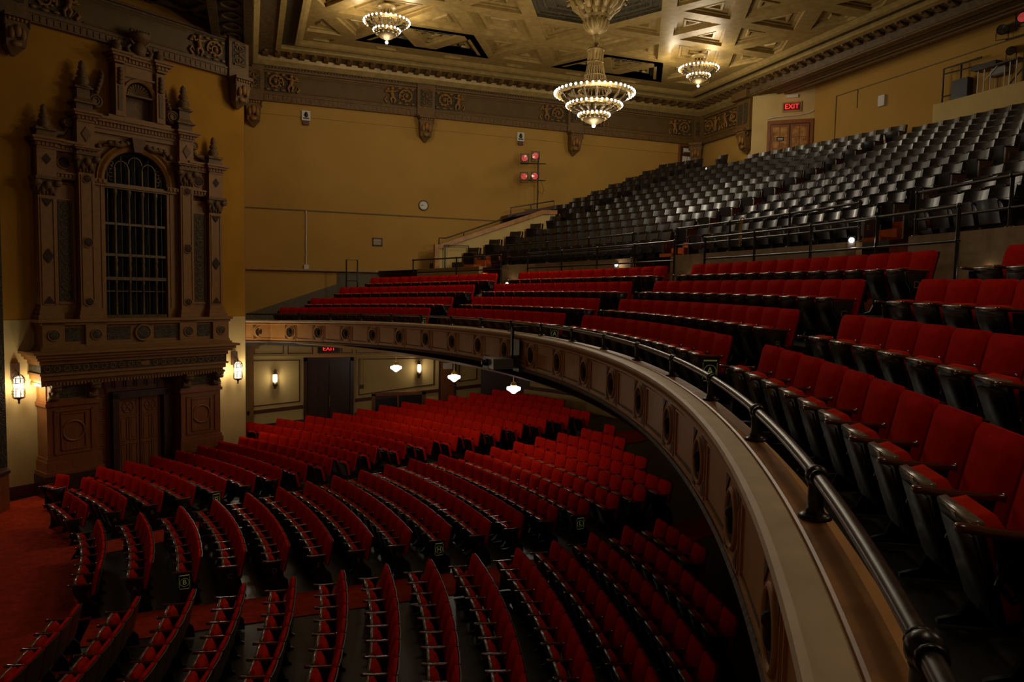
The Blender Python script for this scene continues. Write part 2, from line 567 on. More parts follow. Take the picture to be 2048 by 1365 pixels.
def coffer(poly, dark=False, ks=None):
    poly = clip_poly(list(poly))
    if not poly: return
    ir = inradius(poly)
    n = len(poly)
    def band(m_, a, za, b, zb):
        m_.add([(*p, za) for p in a]+[(*p, zb) for p in b], [(q, (q+1) % n, n+(q+1) % n, n+q) for q in range(n)])
    if ir < .34:
        ribs.add([(*p, ZC) for p in poly], [tuple(range(n))]); return
    k = lambda d_: max(.06, 1-d_/ir)
    a = inset(poly, k(.23))
    band(ribs, poly, ZC, a, ZC)
    z, d_ = ZC, .23
    tgt = darkp if dark else panels
    prev = a
    for step, dz in ((.0, .10), (.09, 0), (.0, .05), (.20, 0), (.02, -.06), (.07, 0), (.02, .09), (.18, 0), (.02, -.05), (.05, 0), (.02, .07)):
        if d_+step > ir*.86: break
        d_ += step
        nx_ = inset(poly, k(d_))
        band(tgt, prev, z, nx_, z+dz)
        z += dz; prev = nx_
    tgt.add([(*p, z) for p in prev], [tuple(range(n))])
def clipx(p, q):                                         # clip a rib to the frame
    def inside(t): 
        x, y = p[0]+(q[0]-p[0])*t, p[1]+(q[1]-p[1])*t
        return X0c <= x <= X1c and y <= Y1c
    ts = [k/40 for k in range(41) if inside(k/40)]
    if len(ts) < 3: return None
    f = lambda t: (p[0]+(q[0]-p[0])*t, p[1]+(q[1]-p[1])*t)
    return f(ts[0]), f(ts[-1])
skip = set()                                             # ribs left out where two or three cells are merged
merged = []
def rh(*nn): merged.append(nn)
# rhombi between rows j=-1 and j=0 (the small chandeliers hang in two of them)
RH = [[(-3,0),(-2,0),(-2,-1),(-3,-1)], [(-2,-1),(-1,-1),(0,0),(-1,0)], [(0,-1),(1,-1),(1,0),(0,0)], [(1,-1),(2,-1),(3,0),(2,0)]]
DK = [[(-2,0),(-1,0),(-1,1),(-3,1)], [(1,0),(2,0),(2,1),(0,1)]]
cells = []
for j in range(-13, 3):
    for i in range(-6, 6):
        o1 = j % 2
        A, B = (i, j), (i+1, j)
        up = (i+1, j-1) if o1 else (i, j-1)
        dn_ = (i+1, j+1) if o1 else (i, j+1)
        cells.append((A, B, up)); cells.append((A, B, dn_))
def fs_(c): return frozenset(c)
used_cells = set()
killed = set()
for rhb in RH+DK:
    st = set(rhb)
    tri = [c for c in cells if set(c) <= st]
    for c in tri: used_cells.add(fs_(c))
# the big dark hexagon round the great chandelier
HX = (0, -2)
hexn = [n for n in [(-1,-2),(1,-2),(-1,-1),(0,-1),(-1,-3),(0,-3)]]
for c in cells:
    if HX in c: used_cells.add(fs_(c))
    if (0,-9) in c: pass
edgecount = {}
for c in cells:
    for a, b in ((0,1),(1,2),(0,2)):
        edgecount.setdefault(fs_((c[a], c[b])), []).append(fs_(c))
inner = set()
for rhb in RH+DK:
    st = set(rhb)
    for e, cs in edgecount.items():
        if len([c for c in set(cs) if set(c) <= st]) >= 2: inner.add(e)
for e in edgecount:
    if HX in e: inner.add(e)
seen_c = set()
for c in cells:
    f = fs_(c)
    if f in used_cells or f in seen_c: continue
    seen_c.add(f)
    coffer([node(*p) for p in c])
for rhb in RH:
    coffer([node(*p) for p in rhb], ks=((.74, .69, .13), (.54, .50, .10), (.30, .26, .08)))
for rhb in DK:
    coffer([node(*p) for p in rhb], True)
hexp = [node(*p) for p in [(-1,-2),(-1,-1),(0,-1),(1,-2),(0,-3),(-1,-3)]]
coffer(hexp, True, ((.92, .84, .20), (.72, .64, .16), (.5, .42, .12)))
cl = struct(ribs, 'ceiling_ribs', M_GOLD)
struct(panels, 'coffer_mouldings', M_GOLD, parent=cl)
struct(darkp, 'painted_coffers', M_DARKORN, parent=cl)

# cornice round the ceiling: offset o inwards from the wall line, height z
WALLX0, WALLX1, WALLY1, YN = .02, 20.15, D, -2.3
def cornice(prof, m, name, parent=None, closed=True, sides='LFR'):
    m_ = MB()
    pr = prof+[prof[0]] if closed else prof
    rows = []
    if 'L' in sides: rows.append([(WALLX0+o, YN, z) for o, z in pr])
    rows.append([(WALLX0+o, WALLY1-o, z) for o, z in pr])
    rows.append([(WALLX1-o, WALLY1-o, z) for o, z in pr])
    if 'R' in sides: rows.append([(WALLX1-o, YN, z) for o, z in pr])
    m_.grid(rows)
    return struct(m_, name, m, parent=parent)
cor = cornice([(0, 8.40), (.16, 8.40), (.30, 8.56), (.34, 8.72), (.34, 9.28), (0, 9.28)], M_GOLD, 'ceiling_cornice')
cornice([(.30, 8.72), (.95, 8.80), (.95, 9.28), (.30, 9.28)], M_BEAM, 'cornice_soffit', cor)
cornice([(.93, 8.74), (1.12, 8.78), (1.12, 9.28), (.93, 9.28)], M_GOLD, 'cornice_fillet', cor)
cornice([(1.12, 8.93), (1.60, 8.95), (1.60, 9.28), (1.12, 9.28)], M_DARKORN, 'cornice_band', cor)
cornice([(1.58, 8.80), (1.70, 8.84), (1.86, 8.96), (1.90, 9.28), (1.58, 9.28)], M_GOLD, 'cornice_frame', cor)
# carved modillions under the soffit, beads under the cornice
mod = MB(); bead = MB()
def along(fn, x0, x1, step):
    n = int((x1-x0)/step)
    for k in range(n+1): fn(x0+(x1-x0)*k/n)
def modil(px, py, dx, dy):                               # dx,dy inward
    tx, ty = -dy, dx
    p = lambda o, t: (px+dx*o+tx*t, py+dy*o+ty*t)
    a = [p(.32,-.11), p(.92,-.11), p(.92,.11), p(.32,.11)]
    mod.hexa([(*q, 8.66) for q in (p(.32,-.09), p(.62,-.09), p(.62,.09), p(.32,.09))], [(*q, 8.80) for q in a])
    mod.ball((*p(.84, 0), 8.76), .07, 6)
along(lambda x: modil(x, D, 0, -1), .6, 19.6, .44)
along(lambda y: modil(WALLX1, y, -1, 0), 5.0, 28.9, .44)
struct(mod, 'cornice_modillions', M_ORN, parent=cor)
along(lambda x: bead.ball((x, D-.17, 8.335), .028, 6), .3, 20.0, .12)
along(lambda y: bead.ball((WALLX1-.17, y, 8.335), .028, 6), 25.7, 29.3, .12)
struct(bead, 'cornice_beads', M_ORNL, parent=cor)
m_ = MB().box(.1, 20.15, D-.15, D, 8.28, 8.42).box(20.0, 20.15, 25.5, D, 8.28, 8.42)
struct(m_, 'bead_rail', M_DARKORN, parent=cor)
# main beam over the rear seats, with a moulded soffit
m_ = MB().box(19.68, 20.9, -2.5, 25.7, 8.40, 9.3).box(19.62, 19.68, -2.5, 25.7, 8.40, 8.62)
bm_ = struct(m_, 'rear_beam', M_BEAM)
m_ = MB()
for x0, x1, dz in ((19.66, 19.84, .05), (19.95, 20.02, .04), (20.5, 20.58, .04), (20.72, 20.9, .07)): m_.box(x0, x1, -2.5, 25.6, 8.40-dz, 8.42)
struct(m_, 'beam_mouldings', M_ORN, parent=bm_)
# dark boxed soffit over the organ wall and the arch band beside it
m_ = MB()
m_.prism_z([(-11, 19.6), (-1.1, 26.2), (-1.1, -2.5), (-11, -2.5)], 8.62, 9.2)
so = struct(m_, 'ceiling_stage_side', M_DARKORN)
m_ = MB()
for k in range(7):
    u = -2.2-1.15*k
    m_.hexa([SP(u-.1,.2,8.5), SP(u+.1,.2,8.5), SP(u+.1,4.5,8.5), SP(u-.1,4.5,8.5)], [SP(u-.1,.2,8.7), SP(u+.1,.2,8.7), SP(u+.1,4.5,8.7), SP(u-.1,4.5,8.7)])
for v in (.55, 1.7, 2.9):
    m_.hexa([SP(-11,v-.1,8.5), SP(-1.6,v-.1,8.5), SP(-1.6,v+.1,8.5), SP(-11,v+.1,8.5)], [SP(-11,v-.1,8.7), SP(-1.6,v-.1,8.7), SP(-1.6,v+.1,8.7), SP(-11,v+.1,8.7)])
struct(m_, 'stage_soffit_ribs', M_BEAM, parent=so)
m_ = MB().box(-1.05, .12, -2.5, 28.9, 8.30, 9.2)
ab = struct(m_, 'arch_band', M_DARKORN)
m_ = MB().box(-1.12, -.86, -2.5, 29, 8.18, 8.36).box(-.12, .14, -2.5, 29, 8.18, 8.36)
struct(m_, 'arch_band_rails', M_BEAM, parent=ab)
m_ = MB()
for k in range(26):
    y = 28-.95*k
    m_.torus((-.49, y, 8.28), .27, .05, 14, 5)
struct(m_, 'arch_band_rings', M_BEAM, parent=ab)

# ------------------------------------------------------------------ balcony: front, floor tiers, gallery tiers, underside
def front_path(ext=.8, n=150):
    out = []
    A = math.radians(39.6)
    for i in range(n+1):
        a = -A+2*A*i/n
        out.append((CX+20.64*math.cos(a), CY+20.64*math.sin(a), math.cos(a), math.sin(a), S(a)))
    e = out[-1]; s0 = out[0]
    q = math.radians(68)
    out[-1] = (e[0], e[1], math.cos(q)/math.cos(q-A), math.sin(q)/math.cos(q-A), e[4])
    out[0] = (s0[0], s0[1], math.cos(q)/math.cos(q-A), -math.sin(q)/math.cos(q-A), s0[4])
    out.append((-.14, e[1]+.12, 0, 1, e[4]))
    out.insert(0, (-.9, s0[1]-.12, 0, -1, s0[4]))
    return out
FP = front_path()
def front_sweep(prof, m, name, parent=None, closed=True):
    """profile of (offset behind the face, height)"""
    m_ = MB()
    pr = prof+[prof[0]] if closed else prof
    m_.grid([[(x+nx*o, y+ny*o, z+s) for o, z in pr] for x, y, nx, ny, s in FP])
    return struct(m_, name, m, parent=parent)
bf = front_sweep([(0, -1.86), (0, -1.2), (.35, -1.2), (.35, -1.86)], M_FRONT, 'balcony_front')
front_sweep([(.0, -1.215), (-.05, -1.20), (-.07, -1.165), (-.06, -1.14), (-.03, -1.13), (.10, -1.13), (.12, -1.15), (.12, -1.215)], M_CAP, 'rail_cap', bf)
front_sweep([(-.012, -1.29), (-.035, -1.27), (-.035, -1.245), (0, -1.22), (.02, -1.22), (.02, -1.29)], M_FRONT, 'cap_moulding', bf)
front_sweep([(-.015, -1.80), (-.015, -1.76), (.01, -1.76), (.01, -1.80)], M_FRONT, 'lower_moulding', bf)
front_sweep([(-.015, -1.90), (-.03, -1.87), (-.015, -1.84), (.2, -1.84), (.25, -1.94), (.02, -1.92)], M_BEAM, 'bottom_moulding', bf)
front_sweep([(.115, -1.18), (.115, -1.127), (.128, -1.12), (.25, -1.12), (.25, -1.55), (.2, -1.55), (.2, -1.18)], M_LEDGE, 'wooden_ledge', bf)
ROWR = [21.74, 22.59, 23.42, 24.35]
ROWZ = [-1.55, -1.21, -.815, -.43]
ring([(20.86, -1.56), (21.86, -1.55), (21.86, -1.21), (22.70, -1.21), (22.70, -.815), (23.53, -.815), (23.53, -.43), (25.42, -.43)], M_CONC, 'balcony_floor', 120)
GR = [27.2+.765*k for k in range(13)]
GZ = [.76+.349*k for k in range(13)]
gp = [(25.58, .76), (27.35, .76)]
for k in range(1, 13):
    gp += [(GR[k-1]+.15, GZ[k]), (GR[k]+.15, GZ[k])]
gp[-1] = (37.4, GZ[12])
mb = MB()
rows = []
nA = 120
for i in range(nA+1):
    t = -1+2*i/nA
    row = []
    for R, z in gp:
        a = t*amax(R)
        x, y, zz = pol(R, a, z+S(a))
        row.append((min(x, 21.6), y, zz))
    rows.append(row)
mb.grid(rows)
struct(mb, 'gallery_floor', M_CONC)
# tan parapet wall, opened at the three stairs
OPEN = [(math.radians(22.9), math.radians(25.6)), (math.radians(5.2), math.radians(9.0)), (math.radians(-11.6), math.radians(-8.5))]
segs = []
lo = -amax(25.5)
for a, b in sorted(OPEN): segs.append((lo, a)); lo = b
segs.append((lo, math.radians(33)))
for k, (a, b) in enumerate(segs):
    ring([(25.40, -.45), (25.40, .77), (25.60, .77), (25.60, -.45)], M_PARAP, 'gallery_parapet', max(4, int((b-a)*60)), alim=(a, b), closed=True)
# underside of the balcony = ceiling of the lower hall
ring([(20.8, -1.86), (21.1, -1.98), (24, -2.02), (30.4, -2.0)], M_CREAM, 'ceiling_lower', 80, sag=False)
# filler so that the far arm of the balcony meets the walls
m_ = MB().prism_z([(-.14, 27.05), (.5, 27.05), (3.5, 25.0), (5, D), (-.14, D)], -2.06, -1.62)
struct(m_, 'balcony_arm', M_CONC)

# ------------------------------------------------------------------ frieze, corbels
def relief(flip=1):
    """carved scroll and winged child, x 0..1.25, z 0..0.75, raised towards -y"""
    m_ = MB()
    X = lambda x: x*flip
    def spiral(cx, cz, r, turns, a0, rr, sgn=1):
        pts = []
        for k in range(26):
            t = k/25
            a = a0+sgn*turns*2*PI*t
            q = r*(1-t*.88)
            pts.append((X(cx+q*math.cos(a)), -.05-.03*t, cz+q*math.sin(a)))
        m_.tube(pts, [rr*(1-.5*k/25) for k in range(26)], 5)
    spiral(.34, .37, .30, 1.7, -.4, .045)
    m_.ball((X(.34), -.09, .37), .075, 7)
    for k in range(9):
        a = k*2*PI/9
        m_.ball((X(.34+.21*math.cos(a)), -.05, .37+.21*math.sin(a)), .07, 6, (1, .7, .55))
    for (x, z, r, sx, sz) in ((.08, .66, .09, 1, .5), (.62, .66, .1, 1, .45), (.06, .08, .09, 1, .5), (.62, .08, .11, 1, .4), (.34, .06, .1, 1.2, .4), (.36, .70, .1, 1.2, .35)):
        m_.ball((X(x), -.04, z), r, 6, (sx, .6, sz))
    # child
    m_.ball((X(.92), -.11, .62), .075, 8)
    m_.tube([(X(.93), -.09, .55), (X(.94), -.10, .44), (X(.90), -.09, .30)], [.05, .085, .07], 7)
    m_.tube([(X(.90), -.09, .30), (X(.99), -.11, .20), (X(.93), -.07, .06)], [.06, .05, .03], 6)
    m_.tube([(X(.88), -.08, .30), (X(.80), -.09, .18), (X(.84), -.06, .04)], [.06, .05, .03], 6)
    m_.tube([(X(.93), -.10, .52), (X(.80), -.12, .50), (X(.70), -.08, .56)], [.04, .035, .025], 6)
    m_.tube([(X(.95), -.10, .52), (X(1.06), -.11, .46), (X(1.10), -.08, .58)], [.04, .035, .025], 6)
    for k in range(3):
        m_.ball((X(1.07+.04*k), -.05, .60-.06*k), .09, 6, (1.1, .5, .45))
    m_.tube([(X(1.12), -.05, .04), (X(1.22), -.05, .16), (X(1.14), -.06, .28), (X(1.06), -.05, .16)], [.05, .045, .04, .02], 5)
    return m_
REL = {1: relief(1).mesh('frieze_relief', M_ORNL), -1: relief(-1).mesh('frieze_relief', M_ORNL)}
def put_mesh(me, name, parent, loc, rz=0):
    o = bpy.data.objects.new(name, me)
    COL.objects.link(o)
    o.parent = parent
    o.location = loc
    o.rotation_euler.z = rz
    return o
def corbel_parts(wd=.62):
    a, b, c = MB(), MB(), MB()
    h = wd/2
    for z0, z1, k, dp in ((-.10, 0, 1.0, .50), (-.34, -.10, .86, .42)):
        a.box(-h*k, h*k, -dp, 0, z0, z1)
    a.hexa([(-h*.72, -.30, -.80), (h*.72, -.30, -.80), (h*.72, 0, -.80), (-h*.72, 0, -.80)],
           [(-h*.86, -.42, -.34), (h*.86, -.42, -.34), (h*.86, 0, -.34), (-h*.86, 0, -.34)])
    a.hexa([(-.03, -.06, -1.02), (.03, -.06, -1.02), (.03, 0, -1.02), (-.03, 0, -1.02)],
           [(-h*.72, -.28, -.80), (h*.72, -.28, -.80), (h*.72, 0, -.80), (-h*.72, 0, -.80)])
    for sx in (-1, 1):
        b.lathe([(.10, -.03), (.11, 0), (.10, .03)], sx*h*.9, -.36, -.22, 10, 'x')
        b.torus((sx*h*.9, -.36, -.22), .09, .03, 10, 5, 'x')
        c.ball((sx*h*.42, -.42, -.50), .10, 7, (.8, .6, 1.6))
    c.ball((0, -.45, -.44), .11, 8, (.8, .6, 1.5))
    c.ball((0, -.34, -.74), .10, 7, (1.4, .5, .8))
    for k in range(5): c.ball((-h*.6+h*.3*k, -.44, -.15), .05, 6, (1, .6, 1))
    return a.mesh('block', M_ORN), b.mesh('scrolls', M_ORN), c.mesh('leaf', M_ORNL)
CBM = corbel_parts()
def corbel(loc, rz, label):
    t = thing('corbel', label, 'corbel', loc, rz, 'carved corbels under the frieze')
    put_mesh(CBM[0], 'block', t, (0,0,0)); put_mesh(CBM[1], 'scroll', t, (0,0,0)); put_mesh(CBM[2], 'leaf', t, (0,0,0))
def frieze_run(name, origin, rz, x0, x1, posts, zb=7.08):
    """board, fluted fascia, olive panel and reliefs, in the wall's own axes (x along the wall, -y into the room)"""
    root = bpy.data.objects.new(name, None)
    COL.objects.link(root)
    root.location = origin
    root.rotation_euler.z = rz
    root['kind'] = 'structure'; root['label'] = 'olive painted frieze with carved scrolls'; 
    g = MB().box(x0, x1, -.10, 0, zb+.02, 8.30); g.obj('frieze_board', M_GREEN, root)
    f = MB().box(x0, x1, -.17, 0, zb, zb+.25).box(x0, x1, -.21, -.10, zb+.23, zb+.28).box(x0, x1, -.15, -.1, zb+.30, zb+.34).box(x0, x1, -.14, -.1, 8.14, 8.2).box(x0, x1, -.19, -.1, 8.22, 8.30)
    n = int((x1-x0)/.17)
    for k in range(n): f.box(x0+.17*k+.03, x0+.17*k+.11, -.19, -.16, zb+.04, zb+.20)
    f.obj('fluted_fascia', M_ORN, root)
    fr = MB(); sh = MB()
    for p in posts:
        fr.box(p-.36, p+.36, -.26, 0, zb-.02, 8.34)
        sh.box(p-.25, p+.25, -.275, -.24, zb+.40, 8.12)
        for zz, s2 in ((zb+.42, 1), (8.10, -1)):
            for k in range(5):
                a = PI*k/4
                fr.tube([(p, -.28, zz), (p+.19*math.cos(a), -.285, zz+s2*.19*math.sin(a))], [.02, .045], 5)
        fr.tube([(p-.18, -.28, zb+.66), (p+.18, -.28, zb+.88)], [.035, .035], 5)
        fr.tube([(p-.18, -.28, zb+.88), (p+.18, -.28, zb+.66)], [.035, .035], 5)
        fr.ball((p, -.29, zb+.77), .07, 7)
    fr.obj('pilaster_block', M_ORN, root); sh.obj('pilaster_panel', M_DARKORN, root)
    dk = MB()
    for i in range(len(posts)-1):
        a, b = posts[i]+.42, posts[i+1]-.42
        for fl, x in ((1, a), (-1, b)):
            put_mesh(REL[fl], 'scroll_relief', root, (x+.03*fl, -.10, zb+.36))
            dk.box(min(x, x+fl*1.02), max(x, x+fl*1.02), -.115, -.1, zb+.34, 8.14)
        mm = MB()
        mm.tube([(a+1.35, -.11, zb+.40), (b-1.35, -.11, zb+.40)], .025, 5); mm.tube([(a+1.35, -.11, 8.06), (b-1.35, -.11, 8.06)], .02, 5)
        mm.obj('panel_bead', M_ORN, root)
    dk.obj('relief_ground', M_DARKORN, root)
    return root
POST = [.18, 6.80, 13.50, 19.95]
frieze_run('frieze', (0, D, 0), 0, -.15, 20.15, POST)
# rear return of the frieze: wall x = 20.1, facing -x  (local -y -> world -x : rotate by -90)
fr2 = frieze_run('frieze_rear', (20.1, D, 0), -PI/2, 0, 3.7, [.1, 3.55])
frieze_run('frieze_organ', (P0.x, P0.y, 0), RZ, -9.5, .05, [-6.9, -.33], 7.0)
corbel((.18, D-.0, 7.08), 0, 'carved plaster corbel in the corner beside the organ wall')
corbel((6.80, D, 7.08), 0, 'carved plaster corbel on the side wall, high above the clock')
corbel((13.50, D, 7.08), 0, 'carved plaster corbel behind the bottom of the great chandelier')
corbel((19.90, D-.1, 7.12), -PI/4, 'carved plaster corbel in the far corner beside the small brown door')
corbel((20.1, 25.9, 7.1), -PI/2, 'big carved corbel under the pilaster beside the exit doors')
corbel(SP(-.33, .1, 7.0), RZ, 'carved plaster corbel at the right end of the organ wall frieze')
corbel(SP(-6.9, .1, 7.0), RZ, 'carved plaster corbel at the far left, above the organ screen')
m_ = MB()                                                 # capital block above the rear pilaster
m_.box(19.45, 20.45, 25.35, 26.35, 8.30, 8.62).box(19.72, 20.45, 25.42, 26.30, 7.0, 8.32)
pb = struct(m_, 'rear_pilaster', M_ORN)
m_ = MB()
for y0, y1 in ((25.55, 25.80), (25.9, 26.18)): m_.box(19.70, 19.73, y0, y1, 7.3, 8.15)
struct(m_, 'pilaster_sunk_panel', M_DARKORN, parent=pb)

# ------------------------------------------------------------------ things on the upper side wall
t = thing('wall_clock', 'round white wall clock with a dark rim on the side wall', 'clock', (6.79, D, 3.51))
MB().lathe([(.0, 0), (.21, 0), (.21, -.05), (.18, -.06), (.175, -.03)], n=28, axis='y').obj('clock_rim', M_DWOOD, t)
MB().lathe([(0, -.034), (.176, -.034)], n=28, axis='y').obj('dial', M_WHITE, t)
m_ = MB()
for k in range(12):
    a = k*PI/6
    m_.hexa([(.155*math.sin(a)-.008, -.036, .155*math.cos(a)-.008), (.155*math.sin(a)+.008, -.036, .155*math.cos(a)-.008), (.155*math.sin(a)+.008, -.036, .155*math.cos(a)+.008), (.155*math.sin(a)-.008, -.036, .155*math.cos(a)+.008)],
            [(.155*math.sin(a)-.008, -.038, .155*math.cos(a)-.008), (.155*math.sin(a)+.008, -.038, .155*math.cos(a)-.008), (.155*math.sin(a)+.008, -.038, .155*math.cos(a)+.008), (.155*math.sin(a)-.008, -.038, .155*math.cos(a)+.008)])
m_.obj('hour_marks', M_BLACK, t)
MB().tube([(0, -.042, 0), (-.10, -.042, .015)], .007, 5).obj('hand', M_BLACK, t)
MB().tube([(0, -.044, 0), (-.14, -.044, -.02)], .005, 5).obj('hand', M_BLACK, t)
for X, lb in ((2.1, 'white strobe alarm with red base on the side wall, above the conduit'), (11.0, 'white strobe alarm with red base, above the red stage lamps')):
    t = thing('strobe_alarm', lb, 'alarm', (X, D-.03, 6.66), 0, 'strobe alarms')
    MB().box(-.16, .16, -.06, 0, -.17, .2).obj('plate', M_WHITE, t)
    m_ = MB().ball((0, -.07, .03), .08, 8, (1, .6, 1)).ball((0, -.07, .10), .055, 8, (1, .6, 1)).box(-.11, .11, -.068, -.05, -.11, -.06); m_.obj('horn', M_BLACK, t)
    MB().box(-.11, .11, -.08, 0, -.34, -.19).obj('red_base', M_REDT, t)
t = thing('vent_grille', 'small square louvred vent on the balcony side wall', 'vent', (4.9, D, 1.93))
MB().box(-.2, -.165, -.04, 0, -.16, .16).box(.165, .2, -.04, 0, -.16, .16).box(-.2, .2, -.04, 0, .13, .16).box(-.2, .2, -.04, 0, -.16, -.13).obj('vent_frame', M_DWOOD, t)
m_ = MB()
for k in range(5): m_.hexa([(-.165, -.01, -.12+.05*k), (.165, -.01, -.12+.05*k), (.165, -.03, -.10+.05*k), (-.165, -.03, -.10+.05*k)], [(-.165, -.006, -.11+.05*k), (.165, -.006, -.11+.05*k), (.165, -.026, -.09+.05*k), (-.165, -.026, -.09+.05*k)])
m_.obj('louvres', M_WHITE, t)
# small brown door at the top corner
t = MB().box(18.92, 19.82, D-.06, D, 4.9, 7.1).obj('door_1', M_WOOD); t['kind'] = 'structure'
MB().box(19.02, 19.72, D-.075, D-.06, 4.9, 7.0).obj('door_leaf', M_DWOOD, t)
MB().box(19.16, 19.62, D-.085, D-.075, 6.66, 6.90).obj('notice', M_WHITE, t)
MB().box(19.18, 19.60, D-.09, D-.083, 6.60, 6.72).obj('red_notice', M_REDT, t)
MB().box(19.12, 19.36, D-.09, D-.075, 5.0, 6.52).obj('paper', M_WHITE, t); MB().box(19.39, 19.66, D-.09, D-.075, 5.0, 6.52).obj('paper', M_WHITE, t)
# exit double door in the rear corner
t = MB(); dslab(t, .02, LDW-.02, 4.6, 7.28, 0, .08)
t = struct(t, 'door_2', M_WOOD)
m_ = MB(); dslab(m_, .14, LDW-.14, 4.6, 7.13, .08, .09); m_.obj('door_recess', M_DWOOD, t)
for k, (a, b) in enumerate(((.17, LDW/2-.02), (LDW/2+.02, LDW-.17))):
    m_ = MB(); dslab(m_, a, b, 4.6, 7.08, .09, .12); lf = m_.obj('door_leaf', M_WOOD, t)
    g = MB()
    wdt = (b-a-.2)/2
    for i in range(2):
        for j in range(5):
            z1 = 6.98-.44*j
            dslab(g, a+.08+i*(wdt+.04), a+.08+i*(wdt+.04)+wdt, z1-.40, z1, .12, .125)
    g.obj('glass_panes', M_AMBER, lf)
m_ = MB(); dslab(m_, .40, .68, 6.42, 6.58, .125, .14)
o = tag(m_.obj('door_notice', M_BLACK), 'small dark notice on the glazed rear exit door', 'sign')
m_ = MB(); dslab(m_, .44, .64, 6.50, 6.53, .14, .143); dslab(m_, .44, .64, 6.45, 6.47, .14, .143); m_.obj('notice_lines', M_WHITE, o)
def exit_sign(name, loc, rz, label, hgt, frame_col, wd=.62):
    t = thing(name, label, 'sign', loc, rz, 'exit signs')
    MB().box(-wd/2, wd/2, -.06, 0, -.20, .20).obj('sign_box', frame_col, t)
    MB().box(-wd/2+.05, wd/2-.05, -.068, -.06, -.14, .14).obj('sign_face', M_BLACK if frame_col is M_DWOOD else M_REDT, t)
    l = text_mb('EXIT', hgt)
    o = bpy.data.objects.new('letters', l.mesh('letters', M_EXIT)); COL.objects.link(o); o.parent = t
    o.location = (0, -.078, 0)
    lamp('exit_glow', (0, -.35, 0), .7, (1, .04, .03), .1, t)
    return t
rzd = math.atan2(dd.y, dd.x)
exit_sign('exit_sign', DW(LDW*.52, 0, 7.80), rzd, 'lit red EXIT sign above the rear double doors', .27, M_GOLD, .74)
m_ = MB().box(-.22, .22, -.09, 0, -.055, .055)
tag(m_.obj('emergency_light', M_WHITE, None, DW(LDW*.52, 0, 8.22), rzd), 'small white emergency light box over the rear exit sign', 'light')
tag(MB().box(21.5, 21.62, 20.22, 20.5, 6.98, 7.36).obj('wall_plate', M_WHITE), 'small framed plate on the rear wall right of the doors', 'plate')
tag(MB().tube([DW(.0, .06, 7.36), DW(.35, .06, 7.42), DW(1.2, .06, 7.45), DW(LDW-.25, .06, 7.5), DW(LDW-.02, .06, 7.6)], .018, 6).obj('door_cable', M_WHITE), 'thin white cable running over the rear double doors', 'cable')

# ------------------------------------------------------------------ lower hall wall: panels, doors, lattice, sconces
def frame_lines(name, x0, x1, z0a, z0b, z1):
    m_ = MB()
    b = .035
    m_.box(x0, x1, D-.04, D, z1-b, z1)
    m_.hexa([(x0, D-.04, z0a), (x1, D-.04, z0b), (x1, D, z0b), (x0, D, z0a)], [(x0, D-.04, z0a+b), (x1, D-.04, z0b+b), (x1, D, z0b+b), (x0, D, z0a+b)])
    m_.hexa([(x0, D-.04, z0a), (x0+b, D-.04, z0a), (x0+b, D, z0a), (x0, D, z0a)], [(x0, D-.04, z1), (x0+b, D-.04, z1), (x0+b, D, z1), (x0, D, z1)])
    m_.hexa([(x1-b, D-.04, z0b), (x1, D-.04, z0b), (x1, D, z0b), (x1-b, D, z0b)], [(x1-b, D-.04, z1), (x1, D-.04, z1), (x1, D, z1), (x1-b, D, z1)])
    return struct(m_, name, M_REDT)
m_ = MB().box(-.16, 10.2, D-.015, D, -6.0, -1.9); struct(m_, 'wall_side_lower', M_CREAM)
frame_lines('trim_7', .10, 1.86, -4.66, -4.52, -2.84)
frame_lines('trim_8', 4.16, 7.32, -4.34, -3.98, -2.84)
frame_lines('trim_9', 8.40, 9.22, -3.90, -3.80, -2.84)
m_ = MB()
for xa, xb in ((-.12, 1.97), (4.02, 9.4)):
    za, zb = -4.89+.087*xa, -4.89+.087*xb
    m_.hexa([(xa, D-.05, za-.07), (xb, D-.05, zb-.07), (xb, D, zb-.07), (xa, D, za-.07)], [(xa, D-.05, za+.07), (xb, D-.05, zb+.07), (xb, D, zb+.07), (xa, D, za+.07)])
struct(m_, 'trim_10', M_REDT)
m_ = MB()
for xa, xb in ((-.12, 1.97), (4.02, 4.7)):
    m_.hexa([(xa, D-.06, -6.0), (xb, D-.06, -6.0), (xb, D, -6.0), (xa, D, -6.0)], [(xa, D-.06, -5.40+.087*xa), (xb, D-.06, -5.40+.087*xb), (xb, D, -5.40+.087*xb), (xa, D, -5.40+.087*xa)])
struct(m_, 'baseboard_side', M_REDT)
m_ = MB().box(-.14, 10.1, D-.07, D, -2.75, -2.66)
struct(m_, 'trim_11', M_CREAM)
m_ = MB()
for xa, xb in ((.15, 1.25), (1.40, 2.36), (3.48, 3.92), (4.05, 5.2), (5.32, 6.6), (6.75, 8.0)):
    for z0, z1, x0, x1 in ((-2.60, -2.57, xa, xb), (-2.20, -2.17, xa, xb), (-2.60, -2.17, xa, xa+.03), (-2.60, -2.17, xb-.03, xb)): m_.box(x0, x1, D-.03, D, z0, z1)
struct(m_, 'trim_12', M_REDT)
